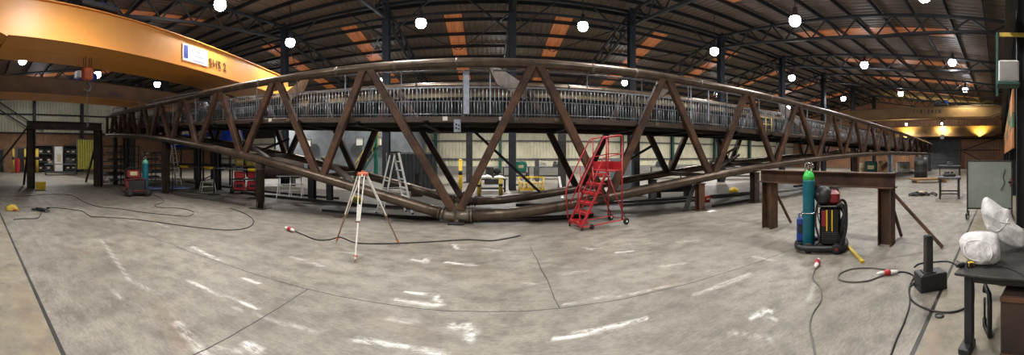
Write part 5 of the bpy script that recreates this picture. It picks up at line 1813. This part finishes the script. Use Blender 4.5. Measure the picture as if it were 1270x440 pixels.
for s in (-1, 1):
    MB().tube((s * .34, 0, 1.2), (s * .46, -.02, .4), .12, .09, 10).build('sleeve', 'yellow_paint', jk)
MB().path(smooth_path([(0, 0, 1.3), (0, 0, 1.42), (.05, .02, 1.46)], 3), .015, 6).build('hanger_hook', 'table_steel', jk)
MB().tube((0, 0, -1.2), (0, 0, 1.44), .03).build('stand', 'table_steel', jk)
yc = thing('welding_curtain', 'translucent yellow-green curtain on a frame beyond the far leg of the left portal frame', 'curtain', floor(106, 216), -ang(106))
V = []
for i in range(41):
    x = -.75 + 1.5 * i / 40
    V += [(x, .06 * math.sin(i * 1.1), .5), (x, .06 * math.sin(i * 1.1), 3.2)]
V2 = [(x, y + .014, z) for x, y, z in V]
mat('curtain_yellow', (150, 146, 60), (120, 118, 48), rough=.4)
MB().add(V + V2, [(2 * i, 2 * i + 2, 2 * i + 3, 2 * i + 1) for i in range(40)] + [(82 + 2 * i, 83 + 2 * i, 85 + 2 * i, 84 + 2 * i) for i in range(40)], True).build('curtain', 'curtain_yellow', yc)
for x in (-.8, .8):
    MB().tube((x, 0, 0), (x, 0, 3.3), .04).build('post', 'table_steel', yc)
MB().tube((-.8, 0, 3.26), (.8, 0, 3.26), .03).build('rail', 'table_steel', yc)
# bars lying along the floor beneath the bridge
for k, (xa, ya, xb, yb_, w, lb) in enumerate(((578, 273.5, 735, 268, .09, 'long dark steel bar on the floor in front of the right lower tube'), (300, 240, 560, 262, .1, 'long dark steel bar on the floor under the left half of the bridge'),
                                              (640, 256, 930, 240, .1, 'long dark steel bar on the floor under the right half of the bridge'), (230, 226, 420, 247, .08, 'second dark bar on the floor under the left half, farther back'), (770, 256, 865, 249, .08, 'dark bar on the floor between the red steps and the leaning plate'),
                                              (985, 232, 1090, 221, .1, 'dark bar on the floor seen under the low trestle beam'))):
    a, b = floor(xa, ya), floor(xb, yb_)
    t = thing('steel_bar', lb, 'bar', ((a.x + b.x) / 2, (a.y + b.y) / 2, 0), math.atan2(b.y - a.y, b.x - a.x))
    Lb = (b - a).length
    MB().ibeam((-Lb / 2, 0, w * .5), (Lb / 2, 0, w * .5), w, w, .012, .01).build('bar', 'table_steel', t)
    for s in (-1, 1):
        MB().box((s * Lb / 2, 0, w * .5), (.014, w * 1.05, w * 1.02)).build('end_plate', 'rust_dark', t)
for xa, ya, xb, yb_, w, lb in ((590, 262, 722, 256, .07, 'thin dark bar on the floor between the two right lower tubes'), (788, 251, 850, 246, .1, 'short dark bar on the floor left of the leaning plate'),
                               (884, 257, 930, 249, .08, 'short dark bar on the floor between the two rusty right posts'), (400, 262, 545, 272, .07, 'thin dark bar on the floor in front of the left lower tube'), (884, 246, 930, 241, .08, 'second short bar between the two rusty right posts, farther back')):
    a, b = floor(xa, ya), floor(xb, yb_)
    t = thing('steel_bar', lb, 'bar', ((a.x + b.x) / 2, (a.y + b.y) / 2, 0), math.atan2(b.y - a.y, b.x - a.x))
    Lb = (b - a).length
    MB().ibeam((-Lb / 2, 0, w * .5), (Lb / 2, 0, w * .5), w, w, .012, .01).build('bar', 'black_paint', t)
    for s in (-1, 1):
        MB().box((s * Lb / 2, 0, w * .5), (.014, w * 1.05, w * 1.02)).build('end_plate', 'table_steel', t)
c = floor(834, 244)
t = thing('steel_beam', 'short black steel beam lying on blocks under the right lower tube', 'beam', c, -.35)
MB().ibeam((-.85, 0, .38), (.85, 0, .38), .24, .34, .025, .02).build('beam', 'black_paint', t)
for x in (-.6, .6):
    MB().cbox((x, 0, .105), (.2, .36, .21), .01).build('block', 'rust_dark', t)
# drums, people-height cabinets under the right end
for px, py, m, stl, s, nm, lb in ((1068, 219, 'cream_item', 'drum', (.7, .7, 1.1), 'drum', 'cream drum under the right part of the bridge, leftmost of the pale goods'), (1080, 216, 'green_paint', 'box', (1.2, .8, 1.2), 'crate', 'green crate under the right part of the bridge beside the cream drum'),
                                  (1095, 219.5, 'wood', 'drum', (.8, .8, 1.3), 'drum', 'tan drum under the right part of the bridge left of the pale post'), (1120, 214, 'white_paint', 'box', (1.4, .9, 1.1), 'crate', 'white crate under the right end of the bridge between the pale posts'),
                                  (1142, 221, 'table_steel', 'drum', (1.0, 1.0, 1.6), 'drum', 'dark round tank standing at the right end of the bridge')):
    items([(nm, lb, nm, floor(px, py), -ang(px), s, m, stl)])
# crane end box above the near column at the right edge
cb = thing('control_cabinet', 'grey-white control cabinet mounted high on the near column at the right edge', 'cabinet', (7.12, -.17, 3.48), 0)
MB().cbox((.0, 0, 0), (.3, .44, .46), .02).build('case', 'white_paint', cb)
MB().box((-.155, 0, 0), (.012, .38, .4)).build('door', 'cladding_grey', cb)
MB().cbox((0, 0, -.27), (.36, .5, .08), .02).build('shelf_bracket', 'green_paint', cb)
MB().bar((.1, .25, -.5), (.1, .25, .9), .06, .06).build('side_post', 'green_paint', cb)
MB().bar((.15, .2, .88), (.15, -.5, .88), .05, .09).build('arm', 'yellow_dull', cb)
# ------------------------------------------------------------------ camera, world, view
w = bpy.data.worlds.new('night')
w.use_nodes = True
w.node_tree.nodes['Background'].inputs['Color'].default_value = (.05, .07, .1, 1)
w.node_tree.nodes['Background'].inputs['Strength'].default_value = .3
scene.world = w
cam = bpy.data.cameras.new('camera')
cam.type = 'PANO'
tgt = cam if hasattr(cam, 'panorama_type') else cam.cycles
tgt.panorama_type = 'CENTRAL_CYLINDRICAL'
tgt.central_cylindrical_range_u_min = -X0 / F
tgt.central_cylindrical_range_u_max = (1270 - X0) / F
tgt.central_cylindrical_range_v_min = -(440 - Y0) / F
tgt.central_cylindrical_range_v_max = Y0 / F
co = bpy.data.objects.new('camera', cam)
COL.objects.link(co)
co.location = (0, 0, EYE)
co.rotation_euler = (PI / 2, 0, 0)
scene.camera = co
scene.view_settings.view_transform = 'Standard'
scene.view_settings.look = 'None'
scene.view_settings.gamma = 1.0
scene.view_settings.use_curve_mapping = False
scene.view_settings.exposure = 0.0
scene.view_settings.exposure = 0.1
